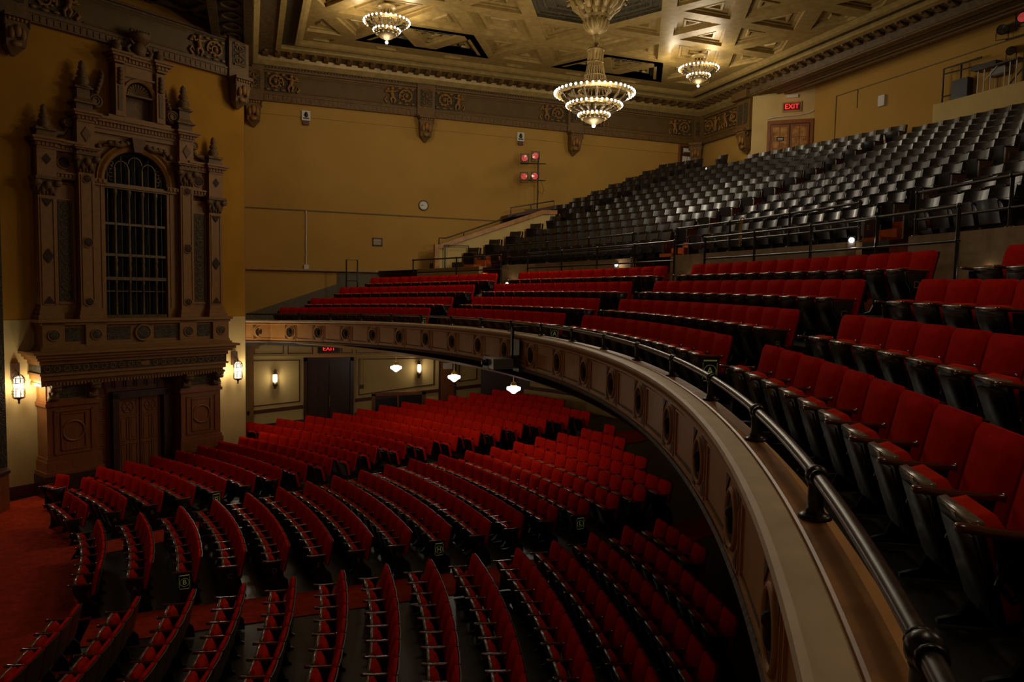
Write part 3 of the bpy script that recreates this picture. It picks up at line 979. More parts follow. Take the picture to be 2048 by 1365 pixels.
# pilaster at the corner, below the balcony end
m_ = MB().box(-.02, .12, D-.25, D, -5.9, -2.45).box(-.02, .20, D-.4, D, -2.45, -2.35).box(-.02, .32, D-.5, D, -2.35, -2.2)
struct(m_, 'trim_13', M_ORNL)
t = struct(MB().box(2.0, 2.14, D-.10, D, -5.7, -2.76).box(3.82, 3.96, D-.10, D, -5.7, -2.76).box(2.0, 3.96, D-.10, D, -2.90, -2.76), 'door_3', M_DWOOD)
MB().box(2.14, 3.82, D-.03, D, -5.7, -2.9).obj('door_recess', M_DWOOD, t)
for x0 in (2.16, 3.0):
    lf = MB().box(x0, x0+.80, D-.06, D-.03, -5.6, -2.92).obj('door_leaf', M_DWOOD, t)
    m_ = MB()
    for i in range(2):
        for j in range(4):
            m_.box(x0+.07+.36*i, x0+.37+.36*i, D-.07, D-.06, -3.0-.62*j-.52, -3.0-.62*j)
    m_.obj('door_panels', M_DWOOD, lf)
MB().tube([(3.0, D-.09, -4.75), (3.0, D-.09, -4.3)], .018, 6).obj('door_handle', M_BRASS, t)
exit_sign('exit_sign', (2.98, D-.02, -2.40), 0, 'lit red EXIT sign over the dark double doors under the balcony', .24, M_DWOOD, .86)
t = struct(MB().box(7.52, 8.28, D-.06, D, -5.2, -2.86), 'door_4', M_DWOOD)
MB().box(7.60, 8.20, D-.07, D-.06, -5.2, -2.92).obj('door_leaf', M_WOOD, t)
MB().box(7.70, 8.10, D-.08, D-.07, -3.32, -3.06).obj('notice', M_WHITE, t)
for k, (x0, x1, y0) in enumerate(((9.45, 10.4, 29.45), )):
    t = struct(MB().prism_z([(9.4, D-.12), (10.9, 28.9), (11.9, 27.6), (12.1, 27.7), (11.2, 29.3), (9.4, D)], -5.2, -2.72), 'door_5', M_DWOOD)
    MB().hexa([(10.05, 29.18, -4.9), (10.12, 29.15, -4.9), (10.14, 29.2, -4.9), (10.07, 29.22, -4.9)], [(10.05, 29.18, -2.8), (10.12, 29.15, -2.8), (10.14, 29.2, -2.8), (10.07, 29.22, -2.8)]).obj('door_meeting_bar', M_WOOD, t)
# lattice in the dado
t = thing('radiator_screen', 'dark wooden lattice screen set low in the lower side wall', 'screen', (4.7, D, -5.3))
MB().box(0, .14, -.08, 0, 0, 1.0).box(2.1, 2.24, -.08, 0, 0, 1.1).box(1.05, 1.12, -.07, 0, 0, .95).box(0, 2.24, -.08, 0, .92, 1.05).obj('screen_frame', M_WOOD, t)
MB().box(.1, 2.15, -.03, 0, 0, .95).obj('screen_mesh', M_BLACK, t)
tag(MB().tube([(4.28, D-.05, -3.9), (4.28, D-.05, -2.86), (4.36, D-.05, -2.78), (6.9, D-.05, -2.78)], .03, 8).obj('lower_conduit', M_CREAM), 'cream conduit bent round the corner of the lower wall panel', 'pipe')
tag(MB().box(4.22, 4.36, D-.1, D, -4.06, -3.9).obj('switch_box', M_DWOOD), 'small dark switch box under the cream conduit', 'box')
t = thing('wall_heater', 'slim silver projector arm bolted to the soffit under the balcony', 'bracket', (6.6, 28.2, -2.30))
MB().box(-.12, .12, -.12, .12, -.1, .25).obj('arm_base', M_WHITE, t); MB().tube([(.1, 0, -.02), (1.5, -.1, 0)], .035, 8).obj('arm_tube', M_WHITE, t)
t.name = 'soffit_arm'
def sconce(loc, label):
    t = thing('wall_sconce', label, 'lamp', loc, 0, 'sconces on the lower side wall')
    MB().box(-.05, .05, -.03, 0, -.42, .30).obj('back_plate', M_GRILLE, t)
    MB().lathe([(.0, -.30), (.09, -.28), (.10, -.18), (.05, -.14)], 0, -.14, 0, 10).obj('cup', M_GRILLE, t)
    MB().lathe([(.075, -.14), (.09, .0), (.075, .16), (.02, .17)], 0, -.14, 0, 12).obj('glass_shade', M_LGLASS, t)
    m_ = MB()
    for k in range(6):
        a = k*PI/3
        m_.tube([(.10*math.cos(a), -.14+.10*math.sin(a), -.16), (.095*math.cos(a), -.14+.095*math.sin(a), .18)], .007, 4)
    m_.torus((0, -.14, .18), .09, .010, 12, 4).lathe([(.06, .18), (.012, .24), (.012, .36), (0, .38)], 0, -.14, 0, 8)
    m_.obj('wire_cage', M_GRILLE, t)
    lamp('sconce_light', (0, -.30, .02), P_SCON, C_LAMP, .07, t)
sconce((.92, D-.02, -3.55), 'small caged wall sconce on the panel left of the dark doors')
sconce((6.65, D-.02, -3.26), 'small caged wall sconce near the notice door, lower side wall')
def pendant(loc, label):
    t = thing('pendant_lamp', label, 'lamp', loc, 0, 'opal pendants under the balcony')
    MB().lathe([(0, .66), (.09, .66), (.08, .60), (.02, .58)], n=12).obj('ceiling_rose', M_BRASS, t)
    MB().tube([(0, 0, .60), (0, 0, .18)], .013, 6).obj('stem', M_BRASS, t)
    MB().lathe([(.02, .20), (.075, .17), (.085, .10), (.075, .08)], n=14).obj('fitter', M_BRASS, t)
    MB().lathe([(.075, .10), (.10, .075), (.195, .045), (.20, .0), (.19, -.035), (.12, -.07), (.06, -.12), (.03, -.14), (0, -.14)], n=20).obj('opal_shade', M_GLOBE, t)
    lamp('pendant_light', (0, 0, -.26), P_PEND, C_COOL, .16, t)
pendant((4.78, 24.73, -2.71), 'lit opal schoolhouse pendant nearest the lower exit sign')
pendant((6.03, 21.68, -2.71), 'lit opal schoolhouse pendant, middle of the three under the balcony')
pendant((6.95, 18.76, -2.71), 'lit opal schoolhouse pendant just below the projector')

# ------------------------------------------------------------------ chandeliers
BULB = {}
def chandelier(label, loc, tiers, big):
    t = thing('chandelier', label, 'chandelier', loc, 0, None if big else 'small chandeliers')
    for (R, z, nb, rb) in tiers:
        ringo = MB()
        ringo.lathe([(R-.16*R, z-.05), (R, z-.035), (R+.03, z), (R, z+.025), (R-.16*R, z+.03), (R-.16*R, z-.05)], n=40)
        for k in range(0, nb, 1):
            a = 2*PI*k/nb
            ringo.ball((R*.93*math.cos(a), R*.93*math.sin(a), z-.055), .022, 5)
        ro = ringo.obj('lamp_ring', M_GOLD, t)
        bme = BULB.setdefault(rb, None) or MB().ball((0, 0, 0), rb, 8).mesh('bulb', M_BULB)
        BULB[rb] = bme
        for k in range(nb):
            a = 2*PI*(k+.5)/nb
            put_mesh(bme, 'bulb', ro, ((R+.015)*math.cos(a), (R+.015)*math.sin(a), z+.01))
    arms = MB()
    zs = [z for _, z, _, _ in tiers]
    for i in range(len(tiers)):
        R, z = tiers[i][0], tiers[i][1]
        R2, z2 = (tiers[i+1][0], tiers[i+1][1]) if i+1 < len(tiers) else (R*.35, z-.12)
        n = 16 if big else 12
        for k in range(n):
            a = 2*PI*k/n
            c, q = math.cos(a), math.sin(a)
            p = lambda r, h: (r*c, r*q, h)
            ra, rb2 = R*.84, max(R2*.9, .05)
            arms.tube([p(ra, z-.04), p(ra*.92, z-.14*abs(z-z2)/.3), p((ra+rb2)/2*.95, (z+z2)/2-.02), p(rb2, z2+.06)], [.045, .05, .035, .03], 5)
            arms.ball(p(ra*.98, z-.07), .06, 6)
    arms.obj('scroll_arms', M_GRILLE, t)
    bw = MB()
    R, z = tiers[-1][0], tiers[-1][1]
    bw.lathe([(R*.8, z-.02), (R*.78, z-.10), (R*.55, z-.20), (R*.25, z-.26), (.03, z-.30), (0, z-.30)], n=20)
    bw.obj('bowl', M_GRILLE, t)
    zb = tiers[-1][1]-.36 if not big else -.12
    MB().ball((0, 0, zb), .06 if big else .05, 10).obj('bottom_bulb', M_BULB, t)
    if big:
        st = MB()
        for k in range(24):                               # wire basket above the rings
            a = 2*PI*k/24
            c, q = math.cos(a), math.sin(a)
            st.tube([(.50*c, .50*q, .88), (.40*c, .40*q, 1.12), (.29*c, .29*q, 1.45), (.23*c, .23*q, 1.80)], .013, 4)
        for r, h in ((.50, .90), (.41, 1.12), (.32, 1.36), (.24, 1.76)): st.torus((0, 0, h), r, .018, 28, 5)
        st.obj('basket', M_GOLD, t)
        cr_ = MB()
        cr_.lathe([(.19, 1.80), (.20, 1.9), (.20, 2.05), (.27, 2.12), (.26, 2.17), (.06, 2.19)], n=20)
        for k in range(14):
            a = 2*PI*k/14
            cr_.tube([(.22*math.cos(a), .22*math.sin(a), 1.80), (.25*math.cos(a), .25*math.sin(a), 2.14)], .018, 5)
        cr_.obj('crown', M_GOLD, t)
        MB().lathe([(.03, 2.17), (.05, 2.25), (.09, 2.33), (.05, 2.42), (.11, 2.52), (.09, 2.62)], n=14).obj('stem', M_GOLD, t)
        cu = MB().lathe([(.05, 2.58), (.20, 2.66), (.34, 2.82), (.38, 2.98), (.34, 3.04), (.46, 3.10), (.44, 3.16)], n=24)
        for k in range(16):
            a = 2*PI*k/16
            cu.tube([(.10*math.cos(a), .10*math.sin(a), 2.62), (.32*math.cos(a), .32*math.sin(a), 2.80), (.39*math.cos(a), .39*math.sin(a), 3.0)], [.02, .045, .03], 5)
        cu.obj('fluted_cup', M_GOLD, t)
        lf = MB()
        lf.lathe([(.40, 3.12), (.55, 3.4), (.8, 3.72)], n=20)
        for rr, hh, n, sc2 in ((.42, 3.10, 12, 1), (.60, 3.30, 14, 1.15)):
            for k in range(n):
                a = 2*PI*(k+.5*(n == 14))/n
                c, q = math.cos(a), math.sin(a)
                lf.tube([(rr*.8*c, rr*.8*q, hh), (rr*1.05*c, rr*1.05*q, hh+.16), (rr*1.2*c, rr*1.2*q, hh+.30), (rr*1.45*c, rr*1.45*q, hh+.34), (rr*1.55*c, rr*1.55*q, hh+.24)], [.08*sc2, .13*sc2, .12*sc2, .08*sc2, .04], 6)
        lf.obj('acanthus_rosette', M_GOLD, t)
        lamp('chandelier_light', (0, 0, -.95), P_MAIN*.45, C_LAMP, .45, t)
        
        for k in range(3):
            a = 2*PI*k/3+.3
            lamp('chandelier_light', (1.70*math.cos(a), 1.70*math.sin(a), .70), P_MAIN*.16, C_LAMP, .2, t)
    else:
        ca = MB().lathe([(.0, .50), (.30, .50), (.30, .45), (.22, .42), (.15, .36)], n=20)
        for k in range(10):
            a = 2*PI*k/10
            ca.tube([(.17*math.cos(a), .17*math.sin(a), .42), (.20*math.cos(a), .20*math.sin(a), .10), (.28*math.cos(a), .28*math.sin(a), -.02)], .022, 5)
        ca.obj('canopy_cage', M_GOLD, t)
        lamp('chandelier_light', (0, 0, -.85), P_SMALL*.5, C_LAMP, .3, t)
        for k in range(3):
            a = 2*PI*k/3+.5
            lamp('chandelier_light', (.95*math.cos(a), .95*math.sin(a), -.02), P_SMALL*.167, C_LAMP, .15, t)
    return t
chandelier('great tiered chandelier with three rings of lit bulbs, hanging from the ceiling centre', (9.98, 20.3, 5.28),
           [(1.20, .84, 44, .042), (.83, .47, 34, .040), (.46, .19, 22, .038)], True)
for X, Y, zt, lb in ((4.14, 23.4, 8.46, 'small two-ring chandelier nearer the organ wall'), (15.85, 23.5, 8.47, 'small two-ring chandelier over the dark gallery seats')):
    chandelier(lb, (X, Y, zt), [(.70, 0, 30, .036), (.40, -.26, 20, .034)], False)
# small chandeliers added out of view over the near half, as extra light sources
for X, Y, zt, lb in ((4.14, 3.8, 8.46, 'added unseen two-ring chandelier over the near side of the main floor'), (15.85, 3.7, 8.47, 'added unseen two-ring chandelier over the near side of the gallery')):
    chandelier(lb, (X, Y, zt), [(.70, 0, 30, .036), (.40, -.26, 20, .034)], False)

# ------------------------------------------------------------------ caged lanterns on the organ wall
def lantern(u, z, label):
    t = thing('wall_lantern', label, 'lamp', SP(u, 0, z), RZ, 'caged lanterns on the organ wall')
    MB().box(-.10, .10, -.10, 0, .12, .58).obj('wall_bracket', M_DWOOD, t)
    MB().lathe([(.105, -.32), (.11, 0), (.11, .16), (.06, .22)], 0, -.27, 0, 16).obj('glass_cylinder', M_LGLASS, t)
    m_ = MB()
    for z_ in (-.33, -.10, .05, .17): m_.torus((0, -.27, z_), .145, .014, 18, 5)
    for k in range(8):
        a = k*PI/4
        c, q = math.cos(a), math.sin(a)
        m_.tube([(.145*c, -.27+.145*q, -.34), (.145*c, -.27+.145*q, .17), (.09*c, -.27+.09*q, .25), (0, -.27, .29)], .012, 5)
    for k in range(16):
        a = k*PI/8+.2
        for z_ in (-.24, -.17, .11): m_.torus((.145*math.cos(a), -.27+.145*math.sin(a), z_), .022, .007, 6, 3, 'y')
    m_.lathe([(.15, -.33), (.13, -.37), (.04, -.40), (.02, -.46), (.03, -.49), (0, -.54)], 0, -.27, 0, 12)
    m_.lathe([(.02, .28), (.025, .33), (.008, .37), (0, .42)], 0, -.27, 0, 8)
    m_.tube([(0, -.27, .30), (0, -.10, .38)], .018, 6)
    m_.obj('iron_cage', M_GRILLE, t)
    lamp('lantern_light', (0, -.55, -.05), P_LANT*.4, C_LAMP, .08, t)
    for s2 in (-1, 1): lamp('lantern_light', (s2*.30, -.30, -.05), P_LANT*.3, C_LAMP, .06, t)
lantern(-7.02, -2.76, 'lit caged lantern at the left end of the organ wall')
lantern(-.46, -2.81, 'lit caged lantern between the organ screen and the balcony end')

# ------------------------------------------------------------------ organ screen (own axes: x along the wall from its centre, -y into the room)
OC = -3.77
og = thing('organ_screen', 'tall carved organ screen with arched bronze grille above panelled wooden doors', 'organ screen', SP(OC, 0, 0), RZ)
def opart(mb_, name, m, parent=og): return mb_.obj(name, m, parent)
def dentils(m_, x0, x1, z0, z1, y0, y1, step=.10):
    n = max(1, int((x1-x0)/step))
    for k in range(n):
        x = x0+(x1-x0)*(k+.5)/n
        m_.box(x-step*.30, x+step*.30, -y1, -y0, z0, z1)
def entab(m_, x0, x1, z, dep, hgt):
    """small cornice: three stepped slabs and a dentil course"""
    m_.box(x0, x1, -dep, 0, z, z+hgt*.22)
    dentils(m_, x0-.02, x1+.02, z+hgt*.22, z+hgt*.55, 0, dep+.05)
    m_.box(x0-.03, x1+.03, -dep-.03, 0, z+hgt*.22, z+hgt*.55)
    m_.box(x0-.10, x1+.10, -dep-.12, 0, z+hgt*.55, z+hgt*.78)
    m_.box(x0-.15, x1+.15, -dep-.17, 0, z+hgt*.78, z+hgt)
def finial(x, z, h, r, y=-.25):
    m_ = MB()
    m_.lathe([(r*1.5, 0), (r*1.5, .05*h), (r*.9, .10*h), (r*1.25, .20*h), (r*1.1, .34*h), (r*.6, .40*h), (r*.95, .46*h), (r*.8, .58*h), (r*.45, .64*h), (r*.7, .70*h), (r*.5, .82*h), (r*.55, .88*h), (r*.2, .97*h), (0, h)], x, y, z, 12)
    opart(m_, 'finial', M_ORN)
def roundel(m_, md, x, z, r, y):
    m_.torus((x, -y, z), r, r*.16, 18, 5, 'y')
    md.lathe([(0, -y-.012), (r*.72, -y-.02), (r*.95, -y)], x, 0, z, 16, 'y')
def capital(x, z0, z1, wd, y):
    m_ = MB()
    h = z1-z0
    m_.hexa([(x-wd*.5, -y, z0), (x+wd*.5, -y, z0), (x+wd*.5, 0, z0), (x-wd*.5, 0, z0)], [(x-wd*.66, -y-.10, z1-.08), (x+wd*.66, -y-.10, z1-.08), (x+wd*.66, 0, z1-.08), (x-wd*.66, 0, z1-.08)])
    m_.box(x-wd*.75, x+wd*.75, -y-.16, 0, z1-.08, z1)
    for sx in (-1, 1):
        m_.lathe([(.0, -.05), (.09, -.05), (.10, 0), (.09, .05), (0, .05)], x+sx*wd*.60, -y-.09, z1-.16, 10, 'y')
        m_.ball((x+sx*wd*.25, -y-.05, z0+h*.35), .09, 6, (.8, .6, 1.5))
    m_.ball((x, -y-.10, z0+h*.55), .10, 7, (1, .7, 1.2))
    for k in range(5): m_.ball((x-wd*.42+wd*.21*k, -y-.02, z0+.07), .05, 5, (.8, .6, 1.4))
    opart(m_, 'capital', M_ORN)
# --- lower wooden storey
for sx in (-1, 1):
    xc = sx*2.06 if sx < 0 else 1.74
    xc = -2.06 if sx < 0 else 1.74
    w2 = .67
    m_ = MB().box(xc-w2, xc+w2, -.66, 0, -4.86, -3.28)
    m_.box(xc-w2-.05, xc+w2+.05, -.72, 0, -3.40, -3.30).box(xc-w2-.02, xc+w2+.02, -.69, 0, -3.30, -3.24)
    m_.box(xc-w2-.03, xc+w2+.03, -.70, 0, -4.94, -4.84).box(xc-w2-.06, xc+w2+.06, -.73, 0, -5.22, -4.94).box(xc-w2-.10, xc+w2+.10, -.78, 0, -5.32, -5.22)
    p = opart(m_, 'wooden_pedestal', M_WOOD)
    m2 = MB()
    for (x0, x1, z0, z1) in ((-.50, .50, -3.56, -3.52), (-.50, .50, -4.76, -4.72), (-.50, -.46, -4.76, -3.52), (.46, .50, -4.76, -3.52),
                             (-.33, .33, -3.64, -3.61), (-.33, .33, -4.66, -4.63), (-.33, -.30, -4.66, -3.61), (.30, .33, -4.66, -3.61)):
        m2.box(xc+x0, xc+x1, -.69, -.65, z0, z1)
    m2.torus((xc, -.665, -4.13), .28, .035, 24, 6, 'y')
    opart(m2, 'ring_panel', M_WOOD, p)
    m3 = MB().box(xc-w2-.12, xc+w2+.12, -.80, 0, -5.94, -5.32)
    opart(m3, 'dark_plinth', M_DWOOD, p)
    mb2 = MB()
    mb2.box(xc-w2, xc+w2, -.62, 0, -3.26, -2.80)
    q = opart(mb2, 'bracket_panel', M_ORNL)
    mb3 = MB().box(xc-.38, xc+.34, -.64, -.6, -3.18, -2.88)
    opart(mb3, 'carved_panel', M_DARKORN, q)
    for bx in (xc-.52, xc+.50):
        mb4 = MB()
        mb4.prism_x([(-.60, -3.24), (-.72, -3.22), (-.80, -3.12), (-.74, -3.0), (-.84, -2.90), (-.98, -2.84), (-.98, -2.78), (-.6, -2.78)], bx-.12, bx+.12)
        mb4.lathe([(.0, -.13), (.09, -.13), (.09, .13), (0, .13)], bx, -.86, -2.90, 10, 'x')
        mb4.lathe([(.0, -.13), (.07, -.13), (.07, .13), (0, .13)], bx, -.72, -3.16, 10, 'x')
        for k in range(4): mb4.ball((bx, -.80+.03*k, -3.0-.05*k), .06, 6, (1.3, .8, 1))
        opart(mb4, 'console', M_ORN)
m_ = MB()
m_.box(-1.42, 1.09, -.10, 0, -5.94, -2.80)
dsur = opart(m_, 'door_surround', M_WOOD)
m_ = MB()
for sx, xs_ in ((-1, (-1.30, -.92)), (1, (.60, .98))):
    for k in range(7):
        z0 = -5.55+.37*k
        for (a, b, c, d) in ((xs_[0], xs_[1], z0, z0+.03), (xs_[0], xs_[1], z0+.30, z0+.33), (xs_[0], xs_[0]+.03, z0, z0+.33), (xs_[1]-.03, xs_[1], z0, z0+.33)): m_.box(a, b, -.135, -.1, c, d)
for k in range(6):
    x0 = -1.0+.32*k
    for (a, b, c, d) in ((x0, x0+.28, -3.12, -3.09), (x0, x0+.28, -2.88, -2.85), (x0, x0+.03, -3.12, -2.85), (x0+.25, x0+.28, -3.12, -2.85)): m_.box(a, b, -.135, -.1, c, d)
opart(m_, 'square_panels', M_WOOD, dsur)
m_ = MB().box(-.84, -.66, -.32, 0, -5.94, -3.26).box(.70, .88, -.32, 0, -5.94, -3.26).box(-.84, .88, -.32, 0, -3.42, -3.22)
opart(m_, 'door_casing', M_DWOOD)
for x0 in (-.65, .03):
    lf = opart(MB().box(x0+.01, x0+.64, -.14, -.08, -5.9, -3.42), 'door_leaf', M_WOOD)
    m_ = MB()
    for (a, b, c, d) in ((.05, .30, -4.75, -4.02), (.35, .60, -4.75, -4.02), (.05, .30, -5.65, -4.84), (.35, .60, -5.65, -4.84)):
        for (e, f, g, h) in ((a, b, c, c+.03), (a, b, d-.03, d), (a, a+.03, c, d), (b-.03, b, c, d)): m_.box(x0+e, x0+f, -.16, -.14, g, h)
        m_.box(x0+a+.06, x0+b-.06, -.155, -.14, c+.07, d-.07)
    m_.torus((x0+.325, -.15, -3.72), .17, .018, 16, 4, 'y')
    for k in range(6):
        a = k*PI/3
        m_.tube([(x0+.325, -.15, -3.72), (x0+.325+.2*math.cos(a), -.15, -3.72+.2*math.sin(a))], .014, 4)
    for (e, f, g, h) in ((.05, .60, -3.97, -3.94), (.05, .60, -3.50, -3.47), (.05, .08, -3.97, -3.47), (.57, .60, -3.97, -3.47)): m_.box(x0+e, x0+f, -.16, -.14, g, h)
    opart(m_, 'door_tracery', M_WOOD, lf)
# --- shelf entablature
m_ = MB()
m_.box(-2.86, 2.50, -.70, 0, -2.82, -2.66).box(-2.90, 2.54, -.80, 0, -2.66, -2.52).box(-2.94, 2.60, -.86, 0, -2.52, -2.46)
m_.box(-2.94, 2.60, -.84, 0, -2.22, -2.10).box(-3.02, 2.70, -.95, 0, -2.10, -2.02).box(-3.08, 2.78, -1.02, 0, -2.02, -1.93).box(-3.16, 2.88, -1.10, 0, -1.93, -1.86)
dentils(m_, -2.9, 2.55, -2.82, -2.74, 0, .76, .09)
shf = opart(m_, 'shelf_entablature', M_ORNL)
m_ = MB().box(-2.90, 2.56, -.80, 0, -2.46, -2.22)
opart(m_, 'scroll_frieze', M_DARKORN, shf)
m_ = MB()
for k in range(22):
    x = -2.75+.245*k
    m_.torus((x, -.805, -2.34), .075, .016, 10, 4, 'y')
m_.box(-.22, .02, -.825, -.80, -2.40, -2.28)
opart(m_, 'frieze_scrolls', M_ORNL, shf)
# --- parapet with roundels
X0, X1 = -2.72, 2.78
m_ = MB().box(X0, X1, -.46, 0, -1.86, -1.12)
m_.box(X0-.06, X1+.06, -.55, 0, -1.86, -1.72).box(X0-.10, X1+.10, -.62, 0, -1.86, -1.80)
m_.box(X0-.08, X1+.08, -.56, 0, -1.16, -1.08).box(X0-.14, X1+.14, -.62, 0, -1.08, -1.0)
for c in (-2.47, -1.36, 1.40, 2.52): m_.box(c-.28, c+.28, -.56, 0, -1.84, -1.10)
par = opart(m_, 'parapet', M_ORNL)
mr, md = MB(), MB()
for c, r in ((-2.47, .15), (-1.36, .15), (0, .23), (1.40, .15), (2.52, .14)):
    roundel(mr, md, c, -1.44, r, .57 if c else .50)
for a, b in ((-2.13, -1.72), (-1.02, -.36), (.36, 1.06), (1.74, 2.18)): md.box(a, b, -.475, -.45, -1.62, -1.24)
opart(mr, 'roundel_rings', M_ORNL, par); opart(md, 'dark_reliefs', M_DARKORN, par)
# --- pilasters
m_ = MB()
def pilaster(x, wd, y, z0, z1):
    a = MB().box(x-wd/2, x+wd/2, -y, 0, z0, z1)
    a.box(x-wd/2-.06, x+wd/2+.06, -y-.08, 0, z0-.22, z0-.10).box(x-wd/2-.10, x+wd/2+.10, -y-.13, 0, z0-.34, z0-.22).box(x-wd/2-.03, x+wd/2+.03, -y-.05, 0, z0-.10, z0)
    b = wd/2-.05
    for (e, f, g, h) in ((-b, b, z0+.06, z0+.09), (-b, b, z1-.09, z1-.06), (-b, -b+.025, z0+.06, z1-.06), (b-.025, b, z0+.06, z1-.06)): a.box(x+e, x+f, -y-.02, -y, g, h)
    return a
for sx in (-1, 1):
    x = 2.48*sx
    p = opart(pilaster(x, .44, .36, -.66, 2.40), 'outer_pilaster', M_ORNL)
    d = MB()
    for zc, up_, dn_ in ((2.30, 0, 1), (.75, 1, 1), (-.56, 1, 0)):
        d.hexa([(x-.14, -.375, zc), (x, -.375, zc-.20*dn_-.001), (x+.14, -.375, zc), (x, -.375, zc+.20*up_+.001)], [(x-.14, -.39, zc), (x, -.39, zc-.20*dn_-.001), (x+.14, -.39, zc), (x, -.39, zc+.20*up_+.001)])
    opart(d, 'diamond_pattern', M_MEDAL, p)
    capital(x, 2.40, 2.90, .42, .36)
    x = 1.48*sx
    p = opart(pilaster(x, .42, .42, -.66, 3.14), 'inner_pilaster', M_ORNL)
    r1, d1 = MB(), MB()
    roundel(r1, d1, x, 1.18, .14, .43); roundel(r1, d1, x, -.52, .12, .43); roundel(r1, d1, x, 2.98, .12, .43)
    opart(r1, 'pilaster_rings', M_ORNL, p); opart(d1, 'pilaster_bosses', M_MEDAL, p)
    capital(x, 3.14, 3.70, .42, .42)
    # side bay with dark ornament
    m_ = MB().box(sx*1.70 if sx > 0 else -2.27, 2.27 if sx > 0 else -1.70, -.18, 0, -1.0, 2.75)
    xb = 1.985*sx
    for (e, f, g, h) in ((-.24, .24, -.58, -.53), (-.24, .24, 2.33, 2.38), (-.24, -.20, -.58, 2.38), (.20, .24, -.58, 2.38)): m_.box(xb+e, xb+f, -.22, -.18, g, h)
    b_ = opart(m_, 'side_bay', M_ORNL)
    m2 = MB().box(xb-.17, xb+.17, -.20, -.18, -.50, 2.30)
    opart(m2, 'arabesque_panel', M_DARKORN, b_)
    m3 = MB()
    for k in range(11):
        z = -.35+.25*k
        m3.torus((xb, -.205, z), .06+.02*(k % 3), .012, 10, 4, 'y')
        for s2 in (-1, 1): m3.tube([(xb, -.205, z-.1), (xb+.09*s2, -.205, z-.03), (xb+.12*s2, -.205, z+.07)], [.014, .012, .006], 4)
    opart(m3, 'arabesque', M_ORN, b_)
    # entablature over the side bay
    m_ = MB()
    xa, xb2 = (1.70, 2.72) if sx > 0 else (-2.72, -1.70)
    m_.box(xa, xb2, -.20, 0, 2.90, 3.70)
    dentils(m_, xa, xb2, 2.96, 3.05, 0, .30); m_.box(xa, xb2, -.26, 0, 2.92, 3.06); m_.box(xa, xb2, -.33, 0, 3.05, 3.10)
    m_.box(2.48*sx-.24, 2.48*sx+.24, -.40, 0, 2.90, 3.70)
    entab(m_, xa, xb2, 3.66, .30, .30)
    entab(m_, 2.48*sx-.24, 2.48*sx+.24, 3.66, .42, .30)
    e_ = opart(m_, 'side_entablature', M_ORNL)
    m2, m3 = MB(), MB()
    roundel(m2, m3, 1.98*sx, 3.38, .17, .21)
    xd = 2.48*sx
    m3.hexa([(xd-.11, -.405, 3.38), (xd, -.405, 3.24), (xd+.11, -.405, 3.38), (xd, -.405, 3.52)], [(xd-.11, -.42, 3.38), (xd, -.42, 3.24), (xd+.11, -.42, 3.38), (xd, -.42, 3.52)])
    opart(m2, 'medallion_ring', M_ORNL, e_); opart(m3, 'medallion_head', M_MEDAL, e_)
    m_ = MB().hexa([(xd-.26, -.42, 3.96), (xd+.26, -.42, 3.96), (xd+.26, 0, 3.96), (xd-.26, 0, 3.96)], [(xd-.20, -.36, 4.16), (xd+.20, -.36, 4.16), (xd+.20, 0, 4.16), (xd-.20, 0, 4.16)])
    m_.box(xd-.25, xd+.25, -.42, 0, 4.16, 4.22)
    opart(m_, 'finial_plinth', M_ORN)
    finial(xd, 4.20, .68, .13)
    # scroll between the outer finial and the raised centre
    m_ = MB()
    pts = []
    for k in range(14):
        t = k/13
        pts.append((sx*(2.28-.42*t), -.14, 4.02+.10*math.sin(t*5)+.42*t*t))
    m_.tube(pts, [.10-.003*k for k in range(14)], 6)
    m_.lathe([(0, -.22), (.14, -.22), (.15, -.1), (.14, 0), (0, 0)], sx*1.86, 0, 4.50, 12, 'y')
    m_.torus((sx*1.86, -.22, 4.50), .10, .03, 12, 5, 'y')
    opart(m_, 'scroll', M_ORN)
    # upper block over the inner pilaster
    x = 1.48*sx
    m_ = MB().box(x-.23, x+.23, -.42, 0, 3.70, 4.62)
    entab(m_, x-.21, x+.21, 3.66, .42, .20)
    entab(m_, x-.23, x+.23, 4.56, .46, .28)
    b_ = opart(m_, 'upper_block', M_ORNL)
    m2 = MB().hexa([(x-.14, -.425, 4.22), (x, -.425, 4.0), (x+.14, -.425, 4.22), (x, -.425, 4.44)], [(x-.12, -.445, 4.22), (x, -.445, 4.03), (x+.12, -.445, 4.22), (x, -.445, 4.41)])
    opart(m2, 'diamond_boss', M_ORN, b_)
    m_ = MB().box(x-.22, x+.22, -.38, 0, 4.84, 5.10).box(x-.30, x+.30, -.46, 0, 5.08, 5.13)
    m_.hexa([(x-.26, -.42, 5.13), (x+.26, -.42, 5.13), (x+.26, 0, 5.13), (x-.26, 0, 5.13)], [(x-.18, -.34, 5.24), (x+.18, -.34, 5.24), (x+.18, 0, 5.24), (x-.18, 0, 5.24)])
    m_.box(x-.17, x+.17, -.33, 0, 5.24, 5.50).box(x-.24, x+.24, -.40, 0, 5.50, 5.55)
    opart(m_, 'finial_plinth', M_ORN)
    finial(x, 5.54, .76, .15)
    # volute beside the niche
    m_ = MB()
    m_.lathe([(0, -.26), (.20, -.26), (.22, -.12), (.20, 0), (0, 0)], sx*1.13, 0, 5.25, 16, 'y')
    for q in (.16, .09): m_.torus((sx*1.13, -.27, 5.25), q, .025, 14, 5, 'y')
    m_.tube([(sx*1.08, -.14, 5.42), (sx*1.02, -.14, 5.62), (sx*.94, -.14, 5.86), (sx*.88, -.14, 6.06), (sx*.92, -.14, 6.18)], [.07, .075, .085, .07, .04], 6)
    for k in range(5): m_.ball((sx*(1.07-.035*k), -.20, 5.50+.12*k), .06, 6)
    opart(m_, 'volute', M_ORN)
